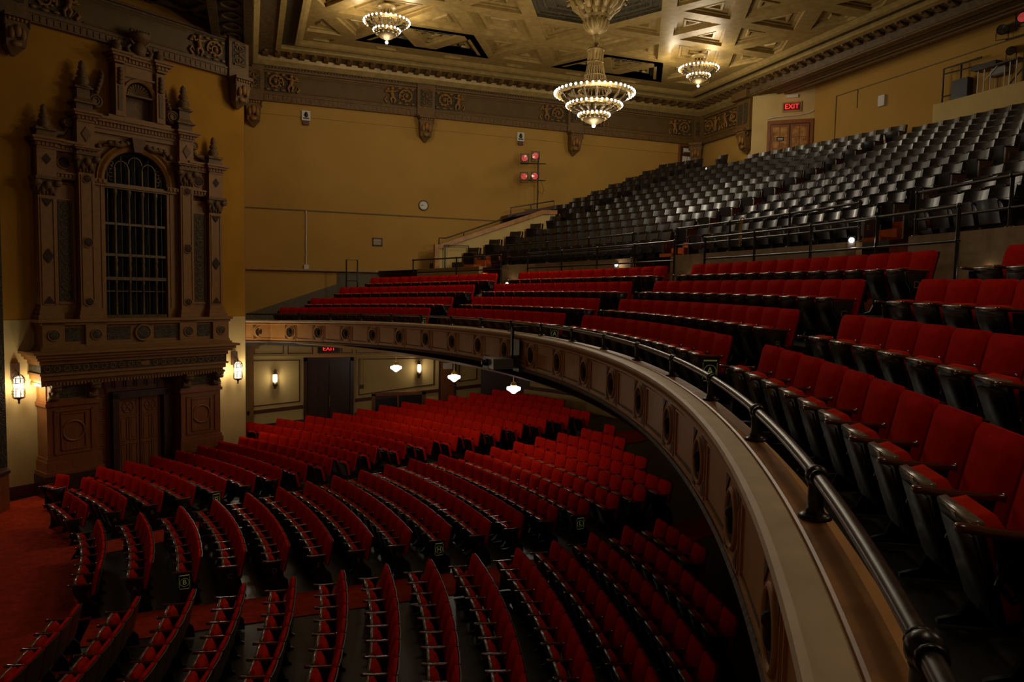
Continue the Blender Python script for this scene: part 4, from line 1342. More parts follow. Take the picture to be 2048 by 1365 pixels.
# --- arched centre
m_ = MB()
ro, ri, zs_ = 1.16, .92, 3.05
m_.box(-1.28, -.92, -.24, 0, -1.0, zs_).box(.92, 1.28, -.24, 0, -1.0, zs_)
for (e, f) in ((-1.04, -1.01), (-1.22, -1.19), (1.01, 1.04), (1.19, 1.22)): m_.box(e, f, -.26, -.24, -.7, zs_-.2)
n = 24
rows = []
for k in range(n+1):                                     # archivolt and spandrel
    a = PI*k/n
    c, q = math.cos(a), math.sin(a)
    tx = max(-1.30, min(1.30, 1.9*c)); tz = zs_+min(1.36, 1.9*q)
    rows.append([(ri*c, 0, zs_+ri*q), (ri*c, -.24, zs_+ri*q), (1.02*c, -.30, zs_+1.02*q), (1.10*c, -.24, zs_+1.10*q), (ro*c, -.30, zs_+ro*q), (ro*c, -.17, zs_+ro*q), (tx, -.17, tz)])
m_.grid(rows)
m_.box(-1.30, 1.30, -.30, 0, 2.86, 2.93).box(-1.30, -.90, -.34, 0, 2.93, 3.05).box(.90, 1.30, -.34, 0, 2.93, 3.05)
dentils(m_, -1.28, -.92, 2.95, 3.03, 0, .37); dentils(m_, .92, 1.28, 2.95, 3.03, 0, .37)
arch = opart(m_, 'arch', M_ORNL)
m_ = MB()
m_.hexa([(-.12, -.40, 3.95), (.12, -.40, 3.95), (.12, -.1, 3.95), (-.12, -.1, 3.95)], [(-.2, -.44, 4.36), (.2, -.44, 4.36), (.2, -.1, 4.36), (-.2, -.1, 4.36)])
for sx in (-1, 1):
    m_.tube([(sx*.16, -.30, 4.22), (sx*.45, -.30, 4.10), (sx*.75, -.28, 4.12), (sx*.95, -.26, 4.02)], [.05, .10, .09, .04], 6)
    m_.ball((sx*1.05, -.22, 3.98), .09, 6)
    for k in range(4): m_.ball((sx*(.3+.17*k), -.34, 4.18-.02*k), .07, 6)
opart(m_, 'keystone', M_ORN, arch)
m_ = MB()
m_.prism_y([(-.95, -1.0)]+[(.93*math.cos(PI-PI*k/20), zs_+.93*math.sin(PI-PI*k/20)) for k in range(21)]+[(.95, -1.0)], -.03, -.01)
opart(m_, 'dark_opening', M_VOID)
gr = MB()
def clip_h(x): return zs_+math.sqrt(max(.0, .92**2-x*x))
for i in range(9):
    x = -.80+.20*i
    if i % 2 == 1:
        gr.lathe([(.05, -.98), (.07, -.94), (.045, -.85), (.04, 0), (.06, .05), (.045, .1), (.055, .3), (.07, .5), (.05, .62), (.075, .74), (.05, .86), (.05, 1.6), (.06, 1.7), (.05, 1.8), (.05, 2.6), (.08, 2.72), (.08, 2.86), (.045, 2.9), (.045, 3.45)], x, -.14, 0, 10)
    else:
        gr.tube([(x, -.12, -.98), (x, -.12, min(clip_h(x)-.02, 3.8))], .016, 5)
grl = opart(gr, 'grille_columns', M_GRILLE)
m_ = MB()
for z, h, y in ((-.96, .10, .2), (-.20, .03, .15), (.18, .10, .2), (.88, .08, .19), (1.80, .07, .18), (2.90, .16, .24)): m_.box(-.93, .93, -y, -.06, z-h/2, z+h/2)
opart(m_, 'grille_rails', M_GRILLE, grl)
m_ = MB()
for xc in (-.40, 0, .40):
    pts = [(xc+.20*math.cos(PI-PI*k/12), -.14, (3.44 if xc else 3.60)+.22*math.sin(PI-PI*k/12)) for k in range(13)]
    m_.tube(pts, .028, 5)
for sx in (-1, 1):
    for k in range(5): m_.torus((sx*(.68+.03*(k % 2)), -.12, 3.12+.11*k), .06, .022, 8, 4, 'y')
opart(m_, 'grille_tracery', M_GRILLE, grl)
# --- main entablature and attic niche
m_ = MB().box(-1.28, 1.28, -.26, 0, 4.38, 4.60)
entab(m_, -1.28, 1.28, 4.50, .30, .34)
opart(m_, 'main_entablature', M_ORNL)
AX = .10
m_ = MB().box(AX-.74, AX-.40, -.30, 0, 4.84, 6.5).box(AX+.40, AX+.74, -.30, 0, 4.84, 6.5).box(AX-.74, AX+.74, -.30, 0, 6.06, 6.5)
m_.box(AX-.92, AX+.92, -.36, 0, 4.84, 4.94)
for s2 in (-1, 1): m_.box(AX+s2*.60-.13, AX+s2*.60+.13, -.40, 0, 4.94, 6.42)
m_.box(AX-.46, AX+.46, -.36, 0, 6.12, 6.17)
rows = []
for k in range(17):
    a = PI*k/16
    c, q = math.cos(a), math.sin(a)
    rows.append([(AX+.38*c, 0, 5.66+.38*q), (AX+.38*c, -.30, 5.66+.38*q), (AX+.47*c, -.35, 5.66+.47*q), (AX+.47*c, -.30, 5.66+.47*q), (AX+.46*(1 if c > .3 else (-1 if c < -.3 else c/.3)), -.30, 6.1 if q > .25 else 5.66+.47*q)])
m_.grid(rows)
entab(m_, AX-.76, AX+.76, 6.46, .34, .30)
for s2 in (-1, 1): entab(m_, AX+s2*.62-.15, AX+s2*.62+.15, 6.46, .44, .30)
att = opart(m_, 'attic_niche', M_ORNL)
m_ = MB().box(AX-.42, AX+.42, -.05, 0, 4.94, 6.1)
opart(m_, 'niche_back', M_ORN, att)
m_ = MB()
for k in range(11):
    a = PI*(k+.5)/11
    m_.tube([(AX, -.10, 5.66), (AX+.34*math.cos(a), -.20, 5.66+.34*math.sin(a))], [.02, .055], 5)
m_.box(AX-.40, AX+.40, -.30, 0, 5.60, 5.65)
for s2 in (-1, 1):
    m_.box(AX+s2*.60-.06, AX+s2*.60+.06, -.42, -.4, 5.1, 5.80)
    for k in range(4): m_.ball((AX+s2*.60, -.43, 5.9+.12*k), .08, 6, (1.1-.1*k, .6, .9))
opart(m_, 'shell', M_ORN, att)
for s2 in (-1, 1):
    m_ = MB().lathe([(.14, 0), (.10, .05), (.15, .14), (.13, .24), (.08, .28), (.12, .34), (0, .36)], AX+s2*.62, -.25, 6.76, 12)
    opart(m_, 'urn', M_ORN)
m_ = MB()
m_.ball((AX, -.34, 6.98), .22, 10, (.9, .7, 1.1))
for s2 in (-1, 1):
    m_.tube([(AX+s2*.10, -.34, 6.80), (AX+s2*.30, -.34, 6.80), (AX+s2*.36, -.34, 6.98), (AX+s2*.26, -.34, 7.08)], [.06, .08, .06, .04], 6)
    m_.tube([(AX+s2*.16, -.34, 7.12), (AX+s2*.28, -.34, 7.24), (AX+s2*.20, -.34, 7.30)], [.05, .04, .03], 5)
m_.lathe([(.08, 7.18), (.24, 7.26), (.32, 7.40), (.24, 7.46), (.10, 7.50)], AX, -.34, 0, 14)
for k in range(7): m_.ball((AX-.26+.087*k, -.40, 7.47), .065, 6, (1, 1, 1.2))
opart(m_, 'crowned_crest', M_ORN)

# ------------------------------------------------------------------ seats
# own axes: x across, +y the way the sitter faces, origin on the floor under the top of the backrest
W = .505
def red_seat_meshes():
    d = {}
    def pad(w0, w1, h, t, nx=5, nz=6, bulge=.03, r=.05):
        """cushion standing in x,z: width w0 at the bottom, w1 at the top, thickness t, rounded top corners"""
        m_ = MB()
        fr_, bk = [], []
        for j in range(nz+1):
            v = j/nz
            z = h*v
            wd = w0+(w1-w0)*v
            ins = 0
            if v > .86: ins = r*(1-math.sqrt(max(0, 1-((v-.86)/.14)**2)))*1.3
            rf, rb = [], []
            for i in range(nx+1):
                q = -1+2*i/nx
                x = q*(wd/2-ins)
                b = bulge*(1-q*q)*(1-(2*v-1)**4)
                edge = .012 if (i in (0, nx) or j in (0, nz)) else 0
                rf.append((x, t+b-edge, z)); rb.append((x, 0, z))
            fr_.append(rf); bk.append(rb)
        m_.grid(fr_, True); m_.grid(bk, True, True)
        n = nx+1
        ringi = [(0, i) for i in range(n)]+[(j, nx) for j in range(1, nz+1)]+[(nz, i) for i in range(nx-1, -1, -1)]+[(j, 0) for j in range(nz-1, 0, -1)]
        A = [fr_[a][b] for a, b in ringi]; B = [bk[a][b] for a, b in ringi]
        k = len(A)
        m_.add(A+B, [(i, (i+1) % k, k+(i+1) % k, k+i) for i in range(k)], True)
        return m_
    back = pad(.470, .488, .50, .055, nx=7, nz=9, r=.035)
    T = Matrix.Translation((0, .0, .375)) @ Matrix.Rotation(math.radians(13), 4, 'X') @ Matrix.Translation((0, .07, 0))
    # leaning: the top sits at y = 0, the foot further forward
    d['backrest'] = MB().merge(back, Matrix.Translation((0, .085, .372)) @ Matrix.Rotation(math.radians(12), 4, 'X')).mesh('backrest', M_RED)
    sh = MB()
    rows = []
    for j in range(6):
        v = j/5
        rows.append([(x*(.232+.006*v), -.022-.012*(1-x*x) , .50*v) for x in (-1, -.6, 0, .6, 1)])
    rows2 = [[(x, y+.018, z) for x, y, z in r_] for r_ in rows]
    sh.grid(rows, True); sh.grid(rows2, True, True)
    sh.grid([rows[-1], rows2[-1]]); sh.grid([rows[0], rows2[0]]); sh.grid([[r_[0] for r_ in rows], [r_[0] for r_ in rows2]]); sh.grid([[r_[-1] for r_ in rows], [r_[-1] for r_ in rows2]])
    d['back_shell'] = MB().merge(sh, Matrix.Translation((0, .085, .366)) @ Matrix.Rotation(math.radians(12), 4, 'X')).mesh('back_shell', M_DWOOD)
    # flipped-up seat: pan faces forward, cushion behind it
    pan = MB()
    P = [(-.155, 0), (.155, 0), (.17, .05), (.205, .43), (.20, .455), (-.20, .455), (-.205, .43), (-.17, .05)]
    pan.prism_y(P, .0, .03)
    pan.prism_y([(-.13, .04), (.13, .04), (.165, .40), (-.165, .40)], .03, .042)
    TS = Matrix.Translation((0, .245, .185)) @ Matrix.Rotation(math.radians(-17), 4, 'X')
    me = MB().merge(pan, TS).mesh('seat_pan', M_PAN)
    d['seat_pan'] = bevel(me, .008, 1)
    cu = MB().merge(pad(.33, .405, .43, .085, bulge=.03, r=.045), Matrix.Translation((0, 0, .03)) @ Matrix.Rotation(PI, 4, 'Z'))
    d['seat_cushion'] = MB().merge(cu, TS).mesh('seat_cushion', M_REDSEAT)
    lip = MB().prism_y([(-.198, .425), (.198, .425), (.188, .466), (-.188, .466)], -.012, .034)
    d['seat_lip'] = bevel(MB().merge(lip, TS).mesh('seat_lip', M_LIP), .006, 1)
    d['number_plate'] = MB().merge(MB().box(-.022, .022, .034, .037, .434, .458), TS).mesh('number_plate', M_BRASS)
    # standard and arm, on the -x edge
    st = MB()
    st.prism_x([(-.02, 0), (.36, 0), (.36, .02), (.27, .05), (.22, .16), (.25, .34), (.34, .46), (.36, .585), (.15, .585), (.19, .40), (.16, .33), (.06, .18), (.03, .05), (-.02, .02)], -.013, .013)
    st.tube([(0, .30, .50), (0, .33, .40), (0, .28, .34), (0, .22, .40)], .018, 5)
    d['standard'] = MB().merge(st).mesh('standard', M_IRON)
    ar = MB()
    pts = [(.115, .585, .020), (.16, .588, .026), (.26, .588, .030), (.38, .592, .032), (.46, .602, .034), (.495, .600, .026)]
    rows = []
    for y, z, hw in pts:
        rows.append([(-hw, y, z), (-hw, y, z+.022), (-hw*.6, y, z+.032), (hw*.6, y, z+.032), (hw, y, z+.024), (hw, y, z), (-hw, y, z)])
    ar.grid(rows, False)
    ar.add(rows[0][:-1], [tuple(range(6))]); ar.add(rows[-1][:-1], [tuple(range(6))])
    d['armrest'] = bevel(ar.mesh('armrest', M_ARM), .005, 1)
    ep = MB()
    ep.prism_x([(.0, .02), (.38, .02), (.34, .10), (.33, .34), (.40, .46), (.42, .585), (.14, .585), (.19, .40), (.15, .33), (.02, .2)], -.018, .018)
    d['end_panel'] = bevel(ep.mesh('end_panel', M_IRON), .006, 1)
    return d
RS = red_seat_meshes()
def wooden_seat_meshes():
    d = {}
    def curved(w0, z0, z1, depth, t=.016, lean=0):
        m_ = MB()
        fr_, bk = [], []
        for j in range(3):
            v = j/2
            z = z0+(z1-z0)*v
            r1, r2 = [], []
            for i in range(7):
                q = -1+2*i/6
                y = depth*q*q+lean*(z-z0)
                r1.append((q*w0, y, z)); r2.append((q*w0, y-t, z))
            fr_.append(r1); bk.append(r2)
        m_.grid(fr_, True); m_.grid(bk, True, True)
        m_.grid([fr_[-1], bk[-1]]); m_.grid([fr_[0], bk[0]])
        m_.grid([[a[0] for a in fr_], [a[0] for a in bk]]); m_.grid([[a[-1] for a in fr_], [a[-1] for a in bk]])
        return m_
    b = MB()
    for z0, z1 in ((0, .195), (.203, .385)): b.merge(curved(.232, z0, z1, .05))
    R_ = Matrix.Translation((0, .075, .49)) @ Matrix.Rotation(math.radians(11), 4, 'X')
    d['backrest'] = MB().merge(b, R_).mesh('backrest', M_BENT)
    s = curved(.20, 0, .40, .03)
    d['seat'] = MB().merge(s, Matrix.Translation((0, .24, .27)) @ Matrix.Rotation(math.radians(-14), 4, 'X')).mesh('seat', M_BENT)
    st = MB().prism_x([(-.02, 0), (.34, 0), (.22, .05), (.20, .3), (.30, .56), (.34, .60), (.02, .60), (.06, .3), (.03, .05)], -.014, .014)
    st.prism_x([(.02, .58), (.06, .56), (.02, .86), (-.01, .86)], -.014, .014)
    d['standard'] = st.mesh('standard', M_IRON)
    ar = MB().box(-.028, .028, .03, .40, .60, .625)
    d['armrest'] = bevel(ar.mesh('armrest', M_BENT), .008, 1)
    d['end_panel'] = MB().prism_x([(.0, .02), (.36, .02), (.36, .58), (.02, .60), (-.02, .86), (-.05, .86), (0, .5)], -.02, .02).mesh('end_panel', M_DWOOD)
    return d
WS = wooden_seat_meshes()
def seat_merge(d, keys, offs):                           # one mesh from several parts, for the mass of far seats
    m_ = MB()
    for k in keys:
        me = d[k]
        m_.add([v.co for v in me.vertices], [tuple(p.vertices) for p in me.polygons], False)
    return m_
def build_seat(name, d, keys, label, cat, loc, rz, group, wd, end=None, letter=None, glow=False, plate=True, end_left=None):
    t = thing(name, label, cat, loc, rz, group)
    sx = wd/W
    for k in keys:
        o = bpy.data.objects.new(k, d[k])
        COL.objects.link(o)
        o.parent = t
        if k in ('standard', 'armrest'): o.location.x = -wd/2
        else: o.scale.x = sx
    def closing(x, outward):
        for k in ('armrest',):
            if x > 0:
                o = bpy.data.objects.new(k, d[k]); COL.objects.link(o); o.parent = t; o.location.x = x
        ep = bpy.data.objects.new('end_panel', d['end_panel']); COL.objects.link(ep); ep.parent = t; ep.location.x = x
        if letter:
            key = ('let', letter, glow, outward)
            if key not in _fonts:
                l = text_mb(letter, .13, .004)
                m_ = MB().merge(l, Matrix.Rotation(PI/2*outward, 4, 'Z'))
                if glow:
                    m_.box(-.003, .003, -.085, .085, .125, .14)
                    m_.torus((0, 0, 0), .078, .003, 20, 4, 'x')
                    for k2 in range(12):
                        for s2 in (-1, 1): m_.box(-.003, .003, s2*.09-.004, s2*.09+.004, -.10+.018*k2, -.093+.018*k2)
                    m_.box(-.003, .003, -.08, .08, -.125, -.118)
                _fonts[key] = m_.mesh('row_letter', M_GLOW if glow else M_LETTER)
            lo_ = bpy.data.objects.new('row_letter', _fonts[key]); COL.objects.link(lo_); lo_.parent = ep
            lo_.location = (.022*outward, .27, .42)
    if end_left: closing(-wd/2, -1)
    if end: closing(wd/2, 1)
    return t
RKEYS = ['backrest', 'back_shell', 'seat_cushion', 'seat_pan', 'seat_lip', 'armrest', 'standard']

def seat_frame(R, a, z):
    return pol(R, a, z), a+PI/2
# --- balcony rows A to D; azimuth limits of the blocks (degrees)
BL = [('far wall block', None, 20.6), ('far centre block', 18.0, 2.1), ('near centre block', -.25, -16.45), ('nearest block', -19.3, -43)]
nb = 0
for r_i, (R, zf) in enumerate(zip(ROWR, ROWZ)):
    L = 'ABCD'[r_i]
    for bname, ah, al in BL:
        hi = math.asin((28.0-CY)/R) if ah is None else math.radians(ah)
        lo = math.radians(al)
        n = max(1, round((hi-lo)*R/W)) if al > -40 else 18
        step = (hi-lo)/n if al > -40 else .525/R
        for k in range(n):
            a = hi-step*(k+.5)
            p, rz = seat_frame(R, a, zf+S(a))
            if not in_frame((p[0], p[1], p[2]+.6), 90) or p[1] < .55: continue
            lb = f'red velvet folding seat, {ORD[k+1]} from the far end of balcony row {L}, {bname}'
            first, last = (k == 0 and ah is not None), (k == n-1 and al > -40)
            # local +x points to the far side (image left)
            t = build_seat('balcony_chair', RS, RKEYS+(['number_plate'] if bname == 'nearest block' else []), lb, 'theatre seat', p, rz, 'red balcony seats', step*R,
                           end=first, end_left=last, letter=L if last else None, glow=(last and L == 'A'))
            nb += 1
print('balcony seats', nb)

# --- main floor rows
OR = [12.67, 13.5, 14.33, 15.12, 15.93, 16.77, 17.57, 18.4, 19.28, 20.2, 21.0, 21.85, 22.65, 23.43, 24.15, 24.85, 25.58, 26.39, 27.19, 27.96, 28.8]
def hidden(p):
    """behind the balcony, seen from the lens: the sight line crosses the slab between its top and its underside"""
    dx, dy, dz = p
    def inside(t): return math.hypot(dx*t-CX, dy*t-CY) > 20.6
    for k in range(12):
        z = -1.12-(.95*k/11)
        t = z/dz
        if t < 1 and math.hypot(dx*t-CX, dy*t-CY) > 20.62: return True
    return False
def wall_gap_angle(R, i):
    if i == 0: return math.radians(30.2)
    if i == 1: return math.radians(35.0)
    if R < 20.6: return math.radians(interp(R, [14, 17, 20.6], [38.6, 38.9, 39.9]))
    return math.asin((28.30-CY)/R)
def ang_y(R, y): return math.asin((y-CY)/R)
MF = []
for i, R in enumerate(OR):
    y0, y1 = aisle2(R)
    off2 = .66+(min(R, 21)-12.67)*.055
    off3 = -(.80-(min(R, 21)-12.67)*.040)
    bl = [('wall block', wall_gap_angle(R, i), ang_y(R, y1)), ('left centre block', ang_y(R, y0), ang_y(R, CY+off2)), ('right centre block', ang_y(R, CY+off3), ang_y(R, CY-5.9))]
    for bn, hi, lo in bl:
        n = max(1, round((hi-lo)*R/W))
        step = (hi-lo)/n
        for k in range(n):
            a = hi-step*(k+.5)
            x, y = CX+R*math.cos(a), CY+R*math.sin(a)
            z = interp(R, FR, FZ)
            top = (x, y, z+.82)
            if not in_frame(top, 30): continue
            if hidden(top) and hidden((x, y, z+.5)): continue
            MF.append((math.sqrt(x*x+y*y+z*z), i, bn, k, n, a, R, step*R, z))
MF.sort()
print('main floor seats', len(MF))
LET = 'ABCDEFGHIJKLMNOPQRSTUV'
INDIV = 300
rest = MB()
restm = seat_merge(RS, ['backrest', 'seat_cushion'], None); restd = seat_merge(RS, ['back_shell', 'seat_pan', 'armrest', 'standard'], None)
rest_r, rest_d = MB(), MB()
for idx, (dist, i, bn, k, n, a, R, wd, z) in enumerate(MF):
    p, rz = seat_frame(R, a, z)
    if idx < INDIV:
        first, last = k == 0, k == n-1
        lb = f'red folding seat, {ORD[k+1]} from far end, main floor row {ORD[i+1]}, {bn}'
        L = LET[i-1] if i > 0 else None
        build_seat('stalls_chair', RS, RKEYS, lb, 'stalls seat', p, rz, 'red main floor seats', wd, end=first and i < 12, end_left=last,
                   letter=L if last and i > 0 else None, glow=last and ((i == 2 and bn == 'left centre block') or (i == 8 and bn == 'left centre block') or (i == 4 and bn == 'wall block') or (i == 12 and bn != 'right centre block')))
    else:
        M = Matrix.Translation(p) @ Matrix.Rotation(rz, 4, 'Z') @ Matrix.Diagonal((wd/W, 1, 1, 1))
        rest_r.merge(restm, M)
        m2 = MB(); m2.v, m2.f, m2.sm = restd.v, restd.f, restd.sm
        rest_d.merge(m2, M)
ro = rest_r.obj('distant_seat_rows', M_RED)
tag(ro, 'packed rows of red seats at the back of the main floor under the balcony', 'seats', None, 'stuff')
rd = rest_d.obj('seat_undersides', M_PAN, ro); rd['kind'] = 'stuff'
# one loose seat at the end of the second row, by the pedestal
a = math.radians(37.6)
p, rz = seat_frame(13.3, a, -5.94)
build_seat('stalls_chair', RS, RKEYS, 'single red folding seat set apart beside the organ screen pedestal, second row', 'stalls seat', p, rz+.12, 'red main floor seats', .53, end=True, end_left=True)

# --- gallery rows
GS = []
for k, (R, z) in enumerate(zip(GR, GZ)):
    y_left = 27.5 if k < 6 else 29.1
    bl = []
    bl.append(('wall block', ang_y(R, y_left), ang_y(R, 26.95)))
    hi2 = ang_y(R, 26.25)
    if k < 11: bl.append(('middle block', hi2, ang_y(R, CY+4.6)))
    elif k == 11: bl.append(('middle block', math.radians(17.3), ang_y(R, CY+4.4)))
    elif k == 12: bl.append(('middle block', hi2, math.radians(19.6)))
    if k < 11: bl.append(('centre block', ang_y(R, CY+3.55), ang_y(R, CY-2.45)))
    if k < 11: bl.append(('near block', ang_y(R, CY-3.5), ang_y(R, CY-13.5)))
    for bn, hi, lo in bl:
        n = max(1, round((hi-lo)*R/.52))
        st_ = (hi-lo)/n
        for j in range(n):
            a = hi-st_*(j+.5)
            p, rz = seat_frame(R, a, z+S(a))
            if p[0] > 21.45 or (p[1] > 23 and p[0] > 19.9): continue
            if not in_frame((p[0], p[1], p[2]+.7), 20): continue
            GS.append((math.hypot(p[0], p[1]), k, bn, j, n, p, rz, st_*R))
GS.sort()
print('gallery seats', len(GS))
gm, gd = MB(), MB()
wm = seat_merge(WS, ['backrest', 'seat', 'armrest'], None); wd_ = seat_merge(WS, ['standard'], None)
for idx, (d_, k, bn, j, n, p, rz, wd) in enumerate(GS):
    if idx < 300:
        lb = f'dark slatted wooden seat, {ORD[j+1]} from the far end of gallery row {ORD[k+1]}, {bn}'
        fl = j == 0; la = j == n-1
        build_seat('gallery_chair', WS, ['backrest', 'seat', 'armrest', 'standard'], lb, 'gallery seat', p, rz, 'dark wooden gallery seats', wd, end=fl and bn != 'middle block', end_left=la,
                   letter='EFGHIJKLMNPQR'[k] if la else None)
    else:
        M = Matrix.Translation(p) @ Matrix.Rotation(rz, 4, 'Z') @ Matrix.Diagonal((wd/W, 1, 1, 1))
        gm.merge(wm, M); gd.merge(wd_, M)
if gm.v:
    ro = gm.obj('far_gallery_rows', M_BENT)
    tag(ro, 'packed dark wooden seat rows high at the far back of the gallery', 'seats', None, 'stuff')
    gd.obj('seat_standards', M_IRON, ro)['kind'] = 'stuff'

# ------------------------------------------------------------------ panels and medallions of the balcony front
STEP = math.radians(4.0742)
def front_at(a):
    s = S(a)
    return Matrix.Translation((CX+20.64*math.cos(a), CY+20.64*math.sin(a), s)) @ Matrix.Rotation(a+PI/2, 4, 'Z')      # local +y points out, to the stage
def front_panel_parts():
    pl, md, gr, dk = MB(), MB(), MB(), MB()
    hw = .37
    pl.box(-hw/1.3, hw/1.3, -.01, .018, -1.82, -1.26)
    pl.torus((0, .022, -1.53), .185, .022, 22, 5, 'y')
    for (e, f, g, h) in ((-.27, .27, -1.80, -1.785), (-.27, .27, -1.285, -1.27), (-.27, -.255, -1.80, -1.27), (.255, .27, -1.80, -1.27)): pl.box(e, f, .018, .026, g, h)
    for sx in (-1, 1):
        for sz in (-1, 1): gr.hexa([(sx*.24, .02, -1.53+sz*.24), (sx*.24, .02, -1.53+sz*.12), (sx*.12, .02, -1.53+sz*.24)], [(sx*.24, .028, -1.53+sz*.24), (sx*.24, .028, -1.53+sz*.12), (sx*.12, .028, -1.53+sz*.24)])
    md.lathe([(0, .022), (.12, .024), (.168, .020)], 0, 0, -1.53, 22, 'y')
    md.ball((0, .022, -1.54), .07, 8, (.8, .5, 1.3)); md.ball((0, .03, -1.49), .04, 6)
    return pl.mesh('panel', M_FRONT), md.mesh('medallion', M_MEDAL), gr.mesh('corner_cuts', M_GROOVE)
FPM = front_panel_parts()
m_ = MB()
for (e, f, g, h) in ((-.43, .43, -1.80, -1.765), (-.43, .43, -1.31, -1.29), (-.43, -.40, -1.80, -1.29), (.40, .43, -1.80, -1.29)): m_.box(e, f, .0, .02, g, h)
SPM = m_.mesh('sunk_panel', M_FRONT)
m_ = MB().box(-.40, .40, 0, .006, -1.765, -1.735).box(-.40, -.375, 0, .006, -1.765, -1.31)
SPG = m_.mesh('panel_groove', M_GROOVE)
def put_m(me, name, M, parent):
    o = bpy.data.objects.new(name, me); COL.objects.link(o); o.parent = parent
    o.matrix_local = M
    return o
for i in range(1, 20):
    a = math.radians(.086)+(10-i)*STEP
    M = front_at(a)
    pn = put_m(FPM[0], 'medallion_panel', M, bf)
    put_m(FPM[1], 'medallion', Matrix(), pn); put_m(FPM[2], 'corner_cuts', Matrix(), pn)
    if i < 19:
        M = front_at(a-STEP/2)
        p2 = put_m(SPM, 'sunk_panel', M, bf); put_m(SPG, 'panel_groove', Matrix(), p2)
M = Matrix.Translation((.36, 26.83, S(math.radians(40)))) @ Matrix.Rotation(PI, 4, 'Z')
pn = put_m(FPM[0], 'medallion_panel', M, bf); put_m(FPM[1], 'medallion', Matrix(), pn); put_m(FPM[2], 'corner_cuts', Matrix(), pn)

# ------------------------------------------------------------------ iron rail along the balcony ledge
t = thing('balcony_rail', 'thick worn iron handrail on ball-topped posts along the curved balcony ledge', 'handrail', pol(20.85, math.radians(-27), -1.12))
o0 = Vector(t.location)
m_ = MB()
pts = []
for i in range(160):
    a = math.radians(-41+82.2*i/159)
    pts.append(Vector(pol(20.85, a, -.915+S(a)))-o0)
pts.append(Vector((-.1, pts[-1].y+o0.y+.25, pts[-1].z+o0.z))-o0)
m_.tube(pts, .031, 14)
m_.obj('rail_pipe', M_RAIL, t)
po = MB().lathe([(.078, 0), (.078, .012), (.062, .018), (.046, .03), (.038, .05), (.036, .15), (.042, .165), (.038, .18)], n=16)
fl = po.mesh('rail_post', M_PIPE)
bl_ = MB().ball((0, 0, .205), .054, 14)
for s2 in (-1, 1): bl_.lathe([(.041, -.008), (.044, 0), (.041, .008), (.030, .010), (.030, -.010), (.041, -.008)], 0, s2*.052, .205, 14, 'y')
bk_ = bl_.mesh('ball_fitting', M_PIPE)
a = math.radians(-40.6)
k = 0
while a < math.radians(40.5):
    p = Vector(pol(20.85, a, -1.12+S(a)))-o0
    o = put_mesh(fl, 'rail_post', t, p, a)
    put_mesh(bk_, 'ball_fitting', o, (0, 0, 0))
    a += math.radians(4.52)

# ------------------------------------------------------------------ pipe rails of the gallery
def pipe_rail(R, a0, a1, ztop, zlow, zfoot, label, step=1.75):
    am = math.radians((a0+a1)/2)
    t = thing('pipe_rail', label, 'railing', pol(R, am, zfoot+S(am)), 0, 'pipe rails in front of the gallery')
    o0 = Vector(t.location)
    A, B = math.radians(a0), math.radians(a1)
    n = max(6, int(abs(B-A)*R/.4))
    P = lambda q, z: Vector(pol(R, A+(B-A)*q, z+S(A+(B-A)*q)))-o0
    MB().tube([P(k/n, ztop) for k in range(n+1)], .026, 8).obj('top_pipe', M_PIPE, t)
    MB().tube([P(k/n, zlow) for k in range(n+1)], .022, 8).obj('lower_pipe', M_PIPE, t)
    m = max(1, round(abs(B-A)*R/step))
    for k in range(m+1):
        q = k/m
        MB().tube([P(q, zfoot), P(q, ztop)], .026, 8).ball(P(q, ztop), .042, 8).ball(P(q, zlow), .036, 8).lathe([(.06, 0), (.06, .02), (.03, .03)], *P(q, zfoot), n=10).obj('post', M_PIPE, t)
    return t
for a0, a1, lb in ((33, 22.5, 'black pipe rail in front of the gallery wall, far end'), (19.4, 4.2, 'black pipe rail in front of the gallery wall, second from far end'),
                   (1.5, -14.6, 'black pipe rail in front of the gallery wall, behind the red row ends'), (-17.6, -27, 'black pipe rail in front of the gallery wall, nearest the camera')):
    pipe_rail(25.18, a0, a1, 1.10, .62, -.43, lb, 1.9)
for a0, a1, lb in ((22.6, 9.2, 'pipe rail standing on the gallery parapet, far section'), (5.0, -8.5, 'pipe rail standing on the gallery parapet, middle section with yellow ribbon'), (-11.6, -24, 'pipe rail standing on the gallery parapet, near section')):
    pipe_rail(25.52, a0, a1, 1.45, 1.03, .77, lb, 1.9)
a = math.radians(-.6)
m_ = MB()
p = Vector(pol(25.48, a, 1.45+S(a)))
m_.torus(p, .05, .014, 10, 4, 'y')
for k in range(3):
    m_.tube([p+Vector((-.03, .03*k-.03, 0)), p+Vector((-.05, .04*k-.04, -.2)), p+Vector((-.045, .03*k-.05, -.46-.06*k))], .011, 4)
tag(m_.obj('ribbon', M_YEL), 'yellow ribbon tied to the gallery parapet rail', 'ribbon')
def pipe_frame(x0, x1, y, z0, z1, label):
    t = thing('guard_frame', label, 'railing', (x0, y, z0), 0)
    MB().tube([(0, 0, 0), (0, 0, z1-z0), (x1-x0, 0, z1-z0), (x1-x0, 0, 0)], .03, 8).obj('frame_pipe', M_PIPE, t)
    MB().tube([(0, 0, (z1-z0)*.25), (x1-x0, 0, (z1-z0)*.25)], .022, 8).obj('cross_bar', M_PIPE, t)
pipe_frame(3.55, 3.98, 28.6, .05, 1.13, 'small black pipe frame against the balcony side wall')
pipe_frame(7.42, 8.40, 28.3, .55, 1.84, 'larger black pipe frame at the foot of the sloping wall')

